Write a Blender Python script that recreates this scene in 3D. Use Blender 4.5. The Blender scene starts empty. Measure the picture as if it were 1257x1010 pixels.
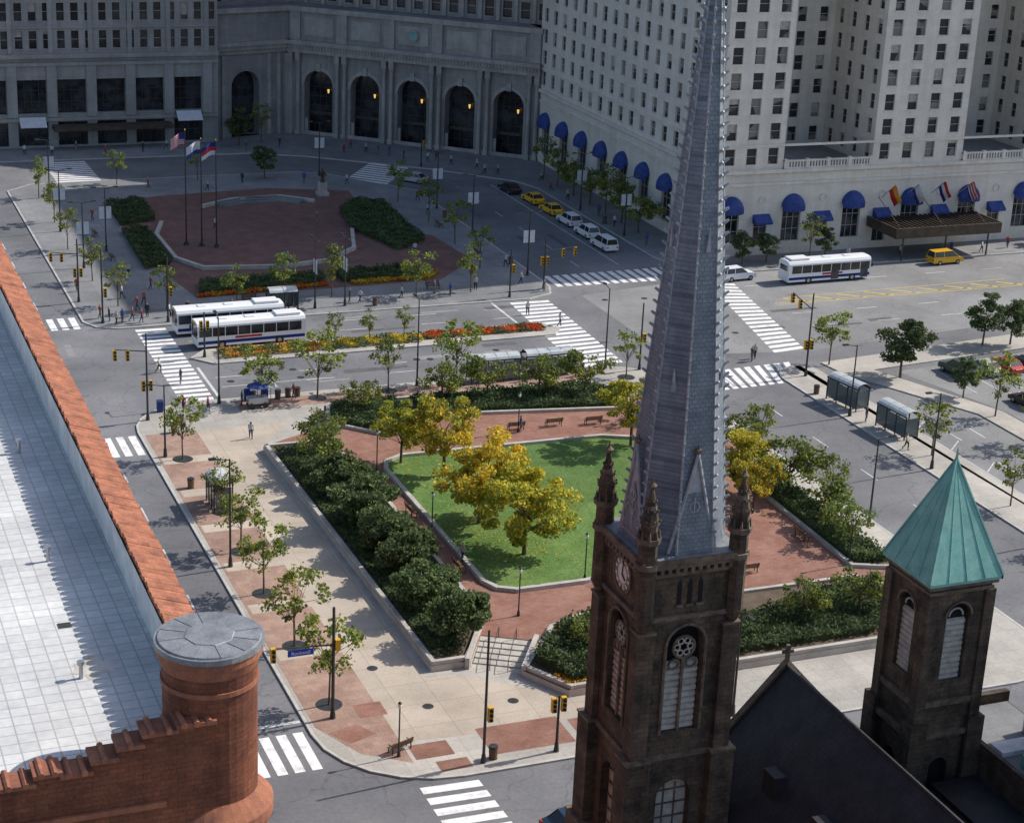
import bpy, math, random
import numpy as np
from mathutils import Vector, Matrix
R=random.Random(7); NR=np.random.RandomState(5)
SC=bpy.context.scene; COL=SC.collection
# ------------------------------------------------------------ materials
def mat(name,c1,c2=None,scale=1.0,rough=0.85,metal=0.0,spec=0.3,brick=None,bump=0.0,detail=4,rand=0.0,emit=None,trans=0.0,ramp=(0.35,0.65),fine=0.0,crack=None,streak=0.0,big=0.0):
    m=bpy.data.materials.new(name); m.use_nodes=True; nt=m.node_tree; N=nt.nodes; L=nt.links
    p=N['Principled BSDF']; out=N['Material Output']
    p.inputs['Roughness'].default_value=rough; p.inputs['Metallic'].default_value=metal
    p.inputs['Specular IOR Level'].default_value=spec
    p.inputs['Base Color'].default_value=(*c1,1)
    tc=N.new('ShaderNodeTexCoord'); col=None; nz=None
    if c2 is not None:
        nz=N.new('ShaderNodeTexNoise'); nz.inputs['Scale'].default_value=scale; nz.inputs['Detail'].default_value=detail; nz.inputs['Roughness'].default_value=0.65
        L.new(tc.outputs['Object'],nz.inputs['Vector'])
        cr=N.new('ShaderNodeValToRGB'); cr.color_ramp.elements[0].position=ramp[0]; cr.color_ramp.elements[1].position=ramp[1]
        cr.color_ramp.elements[0].color=(*c1,1); cr.color_ramp.elements[1].color=(*c2,1)
        L.new(nz.outputs['Fac'],cr.inputs['Fac']); col=cr.outputs['Color']
    def scaled(col,val):
        mx=N.new('ShaderNodeVectorMath'); mx.operation='SCALE'
        L.new(col,mx.inputs[0]); L.new(val,mx.inputs['Scale']); return mx.outputs[0]
    def noisefac(vec,sc,lo,hi,det=3):
        n2=N.new('ShaderNodeTexNoise'); n2.inputs['Scale'].default_value=sc; n2.inputs['Detail'].default_value=det
        L.new(vec,n2.inputs['Vector'])
        mr=N.new('ShaderNodeMapRange'); mr.inputs['To Min'].default_value=lo; mr.inputs['To Max'].default_value=hi; mr.inputs['From Min'].default_value=.3; mr.inputs['From Max'].default_value=.7
        L.new(n2.outputs['Fac'],mr.inputs['Value']); return mr.outputs[0]
    if fine>0: col=scaled(col,noisefac(tc.outputs['Object'],scale*14+2,1-fine,1+fine))
    if big>0: col=scaled(col,noisefac(tc.outputs['Object'],.045,1-big,1+big,2))
    if streak>0:
        mp=N.new('ShaderNodeMapping'); mp.inputs['Scale'].default_value=(1.2,1.2,.07); L.new(tc.outputs['Object'],mp.inputs['Vector'])
        col=scaled(col,noisefac(mp.outputs[0],1.0,1-streak,1+streak*.6,4))
    if crack:
        n3=N.new('ShaderNodeTexNoise'); n3.inputs['Scale'].default_value=.5; n3.inputs['Detail'].default_value=4; L.new(tc.outputs['Object'],n3.inputs['Vector'])
        mx=N.new('ShaderNodeVectorMath'); mx.operation='SCALE'; mx.inputs['Scale'].default_value=2.5; L.new(n3.outputs['Color'],mx.inputs[0])
        ad=N.new('ShaderNodeVectorMath'); ad.operation='ADD'; L.new(tc.outputs['Object'],ad.inputs[0]); L.new(mx.outputs[0],ad.inputs[1])
        vo=N.new('ShaderNodeTexVoronoi'); vo.feature='DISTANCE_TO_EDGE'; vo.inputs['Scale'].default_value=crack[0]; L.new(ad.outputs[0],vo.inputs['Vector'])
        mr=N.new('ShaderNodeMapRange'); mr.inputs['From Max'].default_value=crack[1]; mr.inputs['To Min'].default_value=crack[2]; mr.inputs['To Max'].default_value=1; L.new(vo.outputs['Distance'],mr.inputs['Value'])
        col=scaled(col,mr.outputs[0])
    if brick:
        # brick=(width,height,mortar,mortar_factor,offset,wall)
        bw,bh,mo,mf,off,wall=brick[:6]; var=brick[6] if len(brick)>6 else .82
        bt=N.new('ShaderNodeTexBrick'); bt.inputs['Scale'].default_value=1.0
        bt.inputs['Brick Width'].default_value=bw; bt.inputs['Row Height'].default_value=bh; bt.inputs['Mortar Size'].default_value=mo
        bt.offset=off; bt.inputs['Color1'].default_value=(1,1,1,1); bt.inputs['Color2'].default_value=(var,var,var,1); bt.inputs['Mortar'].default_value=(mf,mf,mf,1)
        if wall:
            sx=N.new('ShaderNodeSeparateXYZ'); L.new(tc.outputs['Object'],sx.inputs[0])
            ad=N.new('ShaderNodeMath'); ad.operation='ADD'; L.new(sx.outputs['X'],ad.inputs[0]); L.new(sx.outputs['Y'],ad.inputs[1])
            cb=N.new('ShaderNodeCombineXYZ'); L.new(ad.outputs[0],cb.inputs['X']); L.new(sx.outputs['Z'],cb.inputs['Y']); L.new(cb.outputs[0],bt.inputs['Vector'])
        else: L.new(tc.outputs['Object'],bt.inputs['Vector'])
        mx=N.new('ShaderNodeVectorMath'); mx.operation='MULTIPLY'
        if col is None: mx.inputs[0].default_value=c1
        else: L.new(col,mx.inputs[0])
        L.new(bt.outputs['Color'],mx.inputs[1]); col=mx.outputs[0]
    if rand>0:
        oi=N.new('ShaderNodeObjectInfo'); hs=N.new('ShaderNodeHueSaturation')
        mr=N.new('ShaderNodeMapRange'); mr.inputs['To Min'].default_value=1-rand; mr.inputs['To Max'].default_value=1+rand; L.new(oi.outputs['Random'],mr.inputs['Value'])
        L.new(mr.outputs[0],hs.inputs['Value'])
        mr2=N.new('ShaderNodeMapRange'); mr2.inputs['To Min'].default_value=.5-rand*.08; mr2.inputs['To Max'].default_value=.5+rand*.08; L.new(oi.outputs['Random'],mr2.inputs['Value']); L.new(mr2.outputs[0],hs.inputs['Hue'])
        if col is None: hs.inputs['Color'].default_value=(*c1,1)
        else: L.new(col,hs.inputs['Color'])
        col=hs.outputs['Color']
    if col is not None: L.new(col,p.inputs['Base Color'])
    if bump>0 and nz is not None:
        bp=N.new('ShaderNodeBump'); bp.inputs['Strength'].default_value=bump; bp.inputs['Distance'].default_value=0.1
        L.new(nz.outputs['Fac'],bp.inputs['Height']); L.new(bp.outputs[0],p.inputs['Normal'])
    if emit: p.inputs['Emission Color'].default_value=(*emit[0],1); p.inputs['Emission Strength'].default_value=emit[1]
    if trans>0:
        tr=N.new('ShaderNodeBsdfTranslucent'); ms=N.new('ShaderNodeMixShader'); ms.inputs[0].default_value=trans
        if col is not None: L.new(col,tr.inputs['Color'])
        else: tr.inputs['Color'].default_value=(*c1,1)
        L.new(p.outputs[0],ms.inputs[1]); L.new(tr.outputs[0],ms.inputs[2]); L.new(ms.outputs[0],out.inputs[0])
    return m
M={}
M['asphalt']=mat('asphalt',(.135,.138,.15),(.20,.20,.21),.09,fine=.10,rough=.9,crack=(.16,.012,.72),big=.14)
M['asphalt2']=mat('asphalt_lot',(.19,.19,.195),(.26,.26,.262),.12,fine=.1,rough=.9,crack=(.2,.012,.75),big=.14)
M['ground']=mat('ground_mat',(.16,.16,.16),(.26,.25,.24),.01)
M['conc']=mat('concrete',(.36,.34,.31),(.48,.45,.405),.16,fine=.08,big=.14,brick=(1.5,1.5,.02,.72,0,False,.9))
M['conc2']=mat('concrete_grey',(.19,.195,.205),(.27,.272,.28),.15,fine=.08,big=.15,brick=(1.5,1.5,.025,.75,0,False,.88))  # grey tone lowered to carry the south-west plaza's shade in its colour
M['tan']=mat('tan_paving',(.42,.36,.295),(.53,.455,.375),.25,fine=.08,big=.14,brick=(3,3,.03,.7,0,False,.9))
M['pink']=mat('pink_paving',(.31,.195,.15),(.42,.29,.23),.35,fine=.12,big=.12,brick=(.6,.6,.015,.7,.5,False))
M['brick_pave']=mat('brick_paving',(.25,.118,.085),(.34,.185,.14),.5,fine=.15,big=.15,brick=(.45,.22,.015,.7,.5,False))
M['brick_sw']=mat('brick_paving_shaded',(.16,.085,.075),(.23,.125,.105),.5,fine=.15,big=.15,brick=(.45,.22,.015,.7,.5,False))  # copy of the brick paving with the south-west plaza's shade put into its colour
M['curb']=mat('kerb_stone',(.38,.37,.35),(.50,.49,.46),.8)
M['white']=mat('white_paint',(.78,.78,.78),(.45,.45,.45),1.1,rough=.6,ramp=(.5,.75))
M['lane']=mat('lane_paint',(.6,.6,.6),(.3,.3,.3),.7,ramp=(.45,.75))
M['yellowp']=mat('yellow_paint',(.6,.44,.08),(.38,.31,.13),.9,ramp=(.4,.8))
M['grass']=mat('grass',(.065,.135,.03),(.125,.195,.055),.22,fine=.3,rough=1,bump=.3,big=.2)
M['soil']=mat('soil',(.09,.065,.045),(.14,.105,.075),.8)
M['hotel']=mat('hotel_stone',(.76,.71,.63),(.66,.62,.56),.12,fine=.05,brick=(1.6,.7,.012,.88,.5,True,.92),streak=.08)
M['hotel2']=mat('hotel_trim',(.74,.69,.62),(.61,.57,.52),.3,streak=.08)
M['port']=mat('portico_stone',(.36,.345,.335),(.25,.245,.245),.12,fine=.08,brick=(1.8,.8,.02,.78,.5,True,.88),streak=.15)
M['port2']=mat('portico_trim',(.42,.40,.38),(.30,.29,.28),.4,fine=.1,streak=.15)
M['higbee']=mat('store_stone',(.38,.37,.36),(.29,.285,.28),.12,fine=.06,brick=(1.8,.8,.02,.8,.5,True,.9),streak=.12)
M['glass']=mat('window_glass',(.012,.014,.02),(.05,.055,.065),.35,rough=.12,spec=.6,ramp=(.45,.6))
M['glass_h']=mat('window_glass_hotel',(.02,.022,.03),(.20,.19,.17),.42,rough=.2,spec=.5,ramp=(.55,.6),detail=0)
M['dark']=mat('dark_opening',(.012,.012,.014))
M['bronze']=mat('bronze',(.06,.045,.035),(.10,.08,.06),1.0,rough=.5,metal=.3)
M['frame']=mat('window_frame',(.40,.39,.37))
M['blue']=mat('blue_canvas',(.022,.045,.19),(.045,.078,.26),1.2,rough=.8)
M['metal']=mat('dark_metal',(.03,.035,.037),(.06,.06,.06),2.0,rough=.5,metal=.2)
M['steel']=mat('steel',(.45,.46,.48),(.35,.36,.38),1.0,rough=.35,metal=.7)
M['sred']=mat('sandstone_brick',(.26,.092,.05),(.15,.052,.033),.9,fine=.2,brick=(.4,.13,.015,.7,.5,True,.75),bump=.2,streak=.25)
M['sred2']=mat('terracotta_trim',(.34,.135,.075),(.20,.08,.055),2.0,fine=.2)
M['tile']=mat('clay_tile',(.44,.17,.095),(.23,.09,.055),2.2,rough=.75,fine=.3,streak=.15)
M['roof']=mat('roof_pavers',(.72,.72,.71),(.54,.545,.555),.22,fine=.07,big=.14,brick=(.45,.45,.02,.62,0,False,.86))
M['roofw']=mat('parapet_coating',(.74,.74,.73),(.52,.52,.53),.8)
M['stain']=mat('roof_stain',(.42,.36,.27),(.55,.53,.50),1.5,fine=.1)
M['capm']=mat('turret_lead',(.17,.18,.20),(.28,.29,.31),1.6,rough=.55,metal=.2,fine=.2)
M['church']=mat('church_stone',(.15,.11,.078),(.055,.044,.036),.8,fine=.35,brick=(.6,.28,.02,.6,.5,True,.7),bump=.4,streak=.25)
M['churcht']=mat('church_trim',(.20,.155,.115),(.08,.064,.052),1.5,fine=.3)
M['louv']=mat('louvre',(.52,.49,.44),(.33,.31,.28),2.0)
M['slate']=mat('spire_slate',(.155,.19,.235),(.24,.28,.33),.8,rough=.5,fine=.15,brick=(.3,.22,.02,.6,.5,True),streak=.12)
M['slate2']=mat('spire_rib',(.40,.42,.45),(.26,.28,.31),1.5,rough=.5)
M['broof']=mat('church_roof',(.018,.018,.022),(.035,.035,.04),.7,rough=.6,brick=(.4,.3,.02,.6,.5,False))
M['copper']=mat('green_copper',(.15,.38,.34),(.25,.48,.43),.9,rough=.6,fine=.15,streak=.15)
M['trunk']=mat('bark',(.08,.06,.045),(.15,.115,.085),3)
M['clock']=mat('clock_white',(.78,.76,.72),(.66,.64,.6),2)
M['black']=mat('black_paint',(.012,.012,.012),rough=.5)
M['wall']=mat('planter_wall',(.36,.34,.31),(.50,.47,.43),.8,fine=.1)
M['sigy']=mat('signal_yellow',(.65,.36,.02),rough=.5)
M['banner']=mat('banner_cloth',(.6,.62,.66),(.5,.52,.58),1.5)
M['lantern']=mat('lantern_lit',(.8,.5,.1),emit=((1,.6,.15),.9))
M['red']=mat('red_cloth',(.45,.03,.03)); M['navy']=mat('navy_cloth',(.02,.03,.18))
M['signblue']=mat('sign_blue',(.02,.06,.42)); M['wood']=mat('bench_wood',(.12,.07,.04),(.18,.11,.07),4)
M['plex']=mat('shelter_roof_panel',(.42,.46,.48),(.55,.58,.6),.8,rough=.2,spec=.6)
M['pane']=mat('shelter_pane',(.10,.13,.14),rough=.1,spec=.6)
def leafm(n,a,b,s=.5,r=.12,t=.3): return mat(n,a,b,s,rough=.8,rand=r,trans=t,ramp=(.35,.65),spec=.1)
M['l_yel']=leafm('leaves_yellow',(.70,.54,.06),(.50,.47,.07),.5,.05,.35)
M['l_yg']=leafm('leaves_yellowgreen',(.37,.38,.07),(.21,.28,.06),.4,.08,.35)
M['l_gr']=leafm('leaves_green',(.17,.21,.085),(.10,.145,.06),.5,.15)
M['l_dk']=leafm('leaves_dark',(.07,.105,.046),(.125,.16,.078),.5,.1,.25)
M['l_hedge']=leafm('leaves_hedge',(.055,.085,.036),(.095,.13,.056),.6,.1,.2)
M['l_gold']=leafm('leaves_gold',(.80,.52,.05),(.66,.50,.07),.5,.05,.35)
M['f_red']=mat('flowers_red',(.55,.05,.02),(.6,.18,.02),.9,trans=.2,rough=.8)
M['f_yel']=mat('flowers_yellow',(.65,.42,.02),(.6,.5,.05),.9,trans=.2,rough=.8)
M['f_or']=mat('flowers_orange',(.6,.2,.02),(.5,.35,.04),.9,trans=.2,rough=.8)
# ------------------------------------------------------------ mesh builder
class B:
    def __init__(s,name): s.n=name; s.v=[]; s.f=[]; s.mi=[]; s.ml=[]; s.c=0; s.M=None
    def m(s,k):
        mm=M[k] if isinstance(k,str) else k
        if mm not in s.ml: s.ml.append(mm)
        s.c=s.ml.index(mm); return s
    def face(s,pts):
        i=len(s.v)
        for p in pts:
            p=Vector(p)
            if s.M is not None: p=s.M@p
            s.v.append(p)
        s.f.append(list(range(i,i+len(pts)))); s.mi.append(s.c)
    def box(s,x0,y0,z0,x1,y1,z1):
        a=[(x0,y0,z0),(x1,y0,z0),(x1,y1,z0),(x0,y1,z0),(x0,y0,z1),(x1,y0,z1),(x1,y1,z1),(x0,y1,z1)]
        for q in ((0,3,2,1),(4,5,6,7),(0,1,5,4),(1,2,6,5),(2,3,7,6),(3,0,4,7)): s.face([a[i] for i in q])
    def prism(s,poly,z0,z1,bottom=False):
        s.face([(x,y,z1) for x,y in poly]); n=len(poly)
        for i in range(n):
            a=poly[i]; b=poly[(i+1)%n]; s.face([(a[0],a[1],z0),(b[0],b[1],z0),(b[0],b[1],z1),(a[0],a[1],z1)])
        if bottom: s.face([(x,y,z0) for x,y in reversed(poly)])
    def frus(s,x,y,z0,z1,r0,r1,n=12,cap=True,ph=0):
        a=[(math.cos(2*math.pi*i/n+ph),math.sin(2*math.pi*i/n+ph)) for i in range(n)]
        for i in range(n):
            c,d=a[i],a[(i+1)%n]
            q=[(x+c[0]*r0,y+c[1]*r0,z0),(x+d[0]*r0,y+d[1]*r0,z0),(x+d[0]*r1,y+d[1]*r1,z1)]
            if r1>1e-4: q.append((x+c[0]*r1,y+c[1]*r1,z1))
            s.face(q)
        if cap and r1>1e-4: s.face([(x+c[0]*r1,y+c[1]*r1,z1) for c in a])
        if cap: s.face([(x+c[0]*r0,y+c[1]*r0,z0) for c in reversed(a)])
    def tube(s,p,q,r,n=6,r2=None):
        p=Vector(p);q=Vector(q);d=(q-p).normalized(); r2=r if r2 is None else r2
        u=d.orthogonal().normalized(); w=d.cross(u)
        a=[(u*math.cos(2*math.pi*i/n)+w*math.sin(2*math.pi*i/n)) for i in range(n)]
        for i in range(n):
            c,e=a[i],a[(i+1)%n]; s.face([p+c*r,p+e*r,q+e*r2,q+c*r2])
        s.face([q+c*r2 for c in a]); s.face([p+c*r for c in reversed(a)])
    def line(s,pts,w,z0,z1,closed=False):
        n=len(pts)
        for i in range(n if closed else n-1):
            a=Vector((*pts[i],0)); b=Vector((*pts[(i+1)%n],0)); d=(b-a).normalized(); nn=Vector((-d.y,d.x,0))*w/2
            a=a-d*w*.4; b=b+d*w*.4
            e=.0007*(i%5); s.prism([(a-nn)[:2],(b-nn)[:2],(b+nn)[:2],(a+nn)[:2]],z0,z1+e)
    def opening(s,O,U,N,u0,u1,z0,z1,a0,a1,b0,b1,arch=False,depth=.25,mw='hotel',mg='glass',mull=None,sill=None):
        O=Vector(O);U=Vector(U);N=Vector(N)
        def P(u,z,d=0): return O+U*u-N*d+Vector((0,0,z))
        s.m(mw)
        def q(ua,ub,za,zb):
            if ub-ua>1e-4 and zb-za>1e-4: s.face([P(ua,za),P(ub,za),P(ub,zb),P(ua,zb)])
        q(u0,a0,z0,z1); q(a1,u1,z0,z1); q(a0,a1,z0,b0)
        if arch:
            r=(a1-a0)/2; cu=(a0+a1)/2; sp=b1-r; n=10
            arc=[(cu-r*math.cos(math.pi*i/n),sp+r*math.sin(math.pi*i/n)) for i in range(n+1)]
            for i in range(n): s.face([P(*arc[i]),P(*arc[i+1]),P(arc[i+1][0],z1),P(arc[i][0],z1)])
            outl=[(a0,b0)]+arc+[(a1,b0)]
        else:
            q(a0,a1,b1,z1); outl=[(a0,b0),(a0,b1),(a1,b1),(a1,b0)]
        for i in range(len(outl)):
            a=outl[i]; b=outl[(i+1)%len(outl)]; s.face([P(*a),P(*b),P(*b,depth),P(*a,depth)])
        s.m(mg); s.face([P(*a,depth) for a in outl])
        if mull:
            mm,nu,nz=mull; s.m(mm); t=.04; w=a1-a0;h=b1-b0
            for k in range(1,nu): u=a0+w*k/nu; s.slab(P(u-t,b0,depth-.02),U*2*t,Vector((0,0,h*(.93 if arch else 1))),N*.05)
            for k in range(1,nz): z=b0+h*k/nz; s.slab(P(a0,z-t,depth-.03),U*w,Vector((0,0,2*t)),N*.05)
        if sill: s.m(sill); s.slab(P(a0-.1,b0-.18,0),U*(a1-a0+.2),Vector((0,0,.16)),N*.12)
    def slab(s,p,a,b,c):
        p=Vector(p);a=Vector(a);b=Vector(b);c=Vector(c)
        v=[p,p+a,p+a+b,p+b,p+c,p+a+c,p+a+b+c,p+b+c]
        for q in ((0,3,2,1),(4,5,6,7),(0,1,5,4),(1,2,6,5),(2,3,7,6),(3,0,4,7)): s.face([v[i] for i in q])
    def grid(s,O,U,N,z0,cols,cw,rows,rh,ww,wh,zs,mw,mg,depth=.3,mull=('frame',1,2),sill=None,blind=0):
        for r in range(rows):
            for c in range(cols):
                u=c*cw; z=z0+r*rh
                s.opening(O,U,N,u,u+cw,z,z+rh,u+(cw-ww)/2,u+(cw+ww)/2,z+zs,z+zs+wh,False,depth,mw,mg,mull,sill)
                if blind and R.random()<blind:
                    hh=wh*R.choice((.2,.35,.5,.75)); s.m('louv'); s.slab(Vector(O)+Vector(U)*(u+(cw-ww)/2+.04)-Vector(N)*(depth-.01)+Vector((0,0,z+zs+wh-hh)),Vector(U)*(ww-.08),(0,0,hh),Vector(N)*.006)
    def done(s,loc=None,rot=0,bevel=0,smooth=False,data_only=False):
        me=bpy.data.meshes.new(s.n)
        V=s.v
        if loc is None and V:
            xs=[p.x for p in V];ys=[p.y for p in V];zs=[p.z for p in V]
            o=Vector(((min(xs)+max(xs))/2,(min(ys)+max(ys))/2,min(zs))); V=[p-o for p in V]; loc=o
        me.from_pydata([tuple(p) for p in V],[],s.f)
        for k in s.ml: me.materials.append(k)
        me.polygons.foreach_set('material_index',s.mi)
        if smooth: me.polygons.foreach_set('use_smooth',[True]*len(s.f))
        if data_only: return me
        return put(s.n,me,loc,rot,bevel)
def put(name,me,loc,rot=0,bevel=0,scale=1):
    o=bpy.data.objects.new(name,me); o.location=loc; o.rotation_euler=(0,0,rot)
    o.scale=scale if isinstance(scale,(tuple,list)) else (scale,)*3
    COL.objects.link(o)
    if bevel:
        w=o.modifiers.new('weld','WELD'); w.merge_threshold=.001
        b=o.modifiers.new('bevel','BEVEL'); b.width=bevel; b.segments=2; b.limit_method='ANGLE'; b.angle_limit=math.radians(35)
    return o
def rrect(x0,y0,x1,y1,rs,n=6):
    P=[]
    for (cx,cy,r,a) in ((x0+rs[0],y0+rs[0],rs[0],180),(x1-rs[1],y0+rs[1],rs[1],270),(x1-rs[2],y1-rs[2],rs[2],0),(x0+rs[3],y1-rs[3],rs[3],90)):
        for i in range(n+1):
            t=math.radians(a+90*i/n); P.append((cx+r*math.cos(t),cy+r*math.sin(t)))
    return P
def sheet(name,poly,z,k):
    b=B(name); b.m(k); b.face([(x,y,z) for x,y in poly]); return b.done()
def slabo(name,poly,z0,z1,k,kerb=True):
    b=B(name); b.m(k); b.prism(poly,z0,z1); 
    if kerb: b.m('curb'); b.line(poly,.22,z0,z1+.006,True)
    return b.done()
# ------------------------------------------------------------ leaves
def leaves(pts,size,var=.4):
    n=len(pts); a=NR.normal(size=(n,3)); a/=np.linalg.norm(a,axis=1)[:,None]
    b=NR.normal(size=(n,3)); b-=a*(a*b).sum(1)[:,None]; b/=np.linalg.norm(b,axis=1)[:,None]
    s=(size*(1+var*NR.uniform(-1,1,n)))[:,None]/2
    v=np.stack([pts-a*s-b*s*.6,pts+a*s*.2-b*s,pts+a*s*1.1+b*s*.5,pts-a*s*.3+b*s],1).reshape(-1,3)
    return v
def leaf_mesh(name,parts,trunk=None):
    V=[];F=[];MI=[];ML=[];off=0
    if trunk is not None:
        V+= [tuple(p) for p in trunk.v]; F+=trunk.f; MI+=trunk.mi; ML+=trunk.ml; off=len(V)
    for pts,size,k in parts:
        v=leaves(pts,size); V+=v.tolist(); n=len(pts)
        idx=(np.arange(n*4).reshape(n,4)+off).tolist(); F+=idx; off+=n*4
        if M[k] not in ML: ML.append(M[k])
        MI+=[ML.index(M[k])]*n
    me=bpy.data.meshes.new(name); me.from_pydata(V,[],F)
    for k in ML: me.materials.append(k)
    me.polygons.foreach_set('material_index',MI); return me
def crown(n,cz,rx,rz,clumps,cr):
    C=[]
    for i in range(clumps):
        d=NR.normal(size=3); d/=np.linalg.norm(d); r=.5+.55*NR.rand()
        C.append(np.array([d[0]*rx*r,d[1]*rx*r,cz+d[2]*rz*r]))
    P=[]
    for c in C:
        k=int(n/clumps*(.5+NR.rand())); d=NR.normal(size=(k,3)); d/=np.linalg.norm(d,axis=1)[:,None]
        rr=cr*(.5+.6*NR.rand())*NR.rand(k)**.5
        P.append(c+d*rr[:,None]*np.array([1,1,.62]))
    return np.concatenate(P),C
def tree_mesh(name,h,cz,rx,rz,n,clumps,cr,size,k1,k2,tr=.14,low=0):
    P,C=crown(n,cz,rx,rz,clumps,cr); P=P[P[:,2]>low]
    b=B('t'); b.m('trunk'); top=Vector((.1,.05,cz-rz*.2)); b.tube((0,0,-.1),(0.05,0,cz*.5),tr,7,tr*.75); b.tube((0.05,0,cz*.5),top,tr*.75,6,tr*.4)
    for c in C[:min(len(C),16)]:
        z0=cz*.4+(cz*.45)*NR.rand(); b.tube((0.06,0,z0),tuple(c),tr*.35,4,tr*.1)
    w=NR.rand(len(P)); zz=(P[:,2]-cz)/rz
    m=(w+zz*.25)>.45
    return leaf_mesh(name,[(P[m],size,k1),(P[~m],size,k2)],b)
T={}
for i in range(3):
    T['young%d'%i]=tree_mesh('young_tree',6,3.9,1.6,1.8,800,20,.7,.19,'l_gr','l_yg',.08)
    T['youngy%d'%i]=tree_mesh('young_tree',6,4.1,1.9,1.9,950,24,.72,.2,'l_yg','l_gr',.08)
    T['gold%d'%i]=tree_mesh('golden_tree',9,4.6,3.9,3.2,9500,52,1.2,.25,'l_gold' if i==0 else 'l_yel','l_yg',.2,.9)
    T['yg%d'%i]=tree_mesh('yellow_green_tree',9,5.6,3.7,3.0,6500,44,1.15,.25,'l_yg','l_yel' if i else 'l_gold',.2)
    T['bush%d'%i]=tree_mesh('bush',4,2.3,2.4,1.5,7500,34,1.0,.22,'l_gr','l_dk',.12,.3)
    T['dark%d'%i]=tree_mesh('dark_tree',8,4.6,2.5,2.8,5000,34,1.05,.24,'l_dk','l_gr',.16)
    T['crab%d'%i]=tree_mesh('crab_tree',5,3.1,2.4,1.3,2000,30,.85,.2,'l_gr','l_yg',.12)
def tree(name,key,x,y,z=.13,s=1.0):
    return put(name,T[key],(x,y,z),R.uniform(0,6.28),0,(s*R.uniform(.93,1.07),s*R.uniform(.93,1.07),s*R.uniform(.92,1.08)))
def inpoly(P,poly):
    x=P[:,0];y=P[:,1];r=np.zeros(len(P),bool);j=len(poly)-1
    for i in range(len(poly)):
        xi,yi=poly[i];xj,yj=poly[j]
        c=((yi>y)!=(yj>y))&(x<(xj-xi)*(y-yi)/((yj-yi) or 1e-9)+xi); r^=c; j=i
    return r
def hedge(name,poly,z0,h,dens,size,k1,k2=None,rough=.35,core='l_hedge'):
    xs=[p[0] for p in poly];ys=[p[1] for p in poly]; A=(max(xs)-min(xs))*(max(ys)-min(ys))
    n=int(A*dens); cx=sum(xs)/len(xs);cy=sum(ys)/len(ys)
    P=np.stack([NR.uniform(min(xs),max(xs),n),NR.uniform(min(ys),max(ys),n),NR.rand(n)**.5],1)
    P=P[inpoly(P,poly)]
    hh=h*(1-rough+rough*(np.sin(P[:,0]*1.7+P[:,1]*.9)*np.cos(P[:,1]*1.3-P[:,0]*.6)+.6)*.7+NR.rand(len(P))*.15)
    P[:,2]=z0+P[:,2]*hh
    b=B('core')
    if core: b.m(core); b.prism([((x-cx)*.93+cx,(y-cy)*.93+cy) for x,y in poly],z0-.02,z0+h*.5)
    P-=np.array([cx,cy,0]); 
    for i,v in enumerate(b.v): b.v[i]=v-Vector((cx,cy,0))
    if k2: 
        mk=(np.sin(P[:,0]*2.1+1)+np.cos(P[:,1]*1.7))*.5+NR.rand(len(P))-.5>0.1
        parts=[(P[mk],size,k1),(P[~mk],size,k2)]
    else: parts=[(P,size,k1)]
    me=leaf_mesh(name,parts,b if core else None); return put(name,me,(cx,cy,0))
# ============================================================ GROUND
sheet('ground',[(-1500,-600),(1500,-600),(1500,3000),(-1500,3000)],-.02,'ground')
sheet('road',[(-60,60),(330,60),(330,330),(-60,330)],0,'asphalt')
NWQ=rrect(31.3,99.2,88.7,174,(8,6,7,7)); slabo('pavement',NWQ,-.02,.13,'conc')
SWQ=[(32.2,203)]+[(33.3,200.8),(35.5,199.8),(85,199.9),(88.5,201.5),(89.6,204.5),(90.2,256),(80,269),(76,271.5),(44,271),(36,270.5),(32.4,267)]
slabo('pavement',SWQ,-.02,.13,'conc2')
slabo('pavement',rrect(-10,100,15.8,168,(3,5,6,3)),-.02,.13,'conc')
slabo('pavement',rrect(-10,204,15.8,300,(3,6,3,3)),-.02,.13,'conc2')
slabo('pavement',[(31,286),(72,285.5),(80,282),(97,269.5),(107,259),(108.6,254),(108.6,214),(110,208),(114,205),(190,205),(190,216),(118,216),(118,300),(31,300)],-.02,.13,'conc2')
slabo('pavement',[(-10,20),(16,20),(16,88),(-10,88)],-.02,.13,'conc')
slabo('pavement',rrect(30,20,86,88,(2,2,3,5)),-.02,.13,'conc')
slabo('pavement',rrect(100.6,104,105.8,169,(2,2,2,4)),-.02,.13,'conc')
slabo('pavement',rrect(100.6,60,180,88,(2,2,2,4)),-.02,.13,'conc')
b=B('parking_lot_pavement'); b.m('conc'); b.prism([(107.5,169.2),(190,180),(190,174),(134,168),(112,165.5),(118,150),(118,104),(115,104),(115,150),(108,165)],-.02,.12); b.done()
sheet('parking_lot',[(118.5,104),(190,104),(190,173),(134,167),(114.5,164.5),(118.5,150)],.004,'asphalt2')
sheet('bus_lot',[(106,104),(114.8,104),(114.8,150),(110,160),(106,165)],.004,'asphalt2')
sheet('superior_avenue',[(108,173.5),(190,184),(190,204.6),(115,204.6),(92,200),(92,176)],.004,'asphalt2')
slabo('median',[(43,185.2),(82.5,186),(83.8,187.8),(82.5,190.4),(43,190),(41,187.6)],-.02,.15,'conc')
Z=.136
sheet('pink_paving_strip',[(31.7,108),(33.6,103.8),(36.6,101.6),(36.6,166),(31.7,166)],Z,'pink')
b=B('tan_paving'); b.m('tan'); b.face([(x,y,Z) for x,y in [(36.61,104.5),(41,104),(62,104),(62,107),(50,107),(44,112),(41.2,112.5),(41.2,160),(46,166),(36.61,166)]])
b.m('brick_pave')
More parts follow.
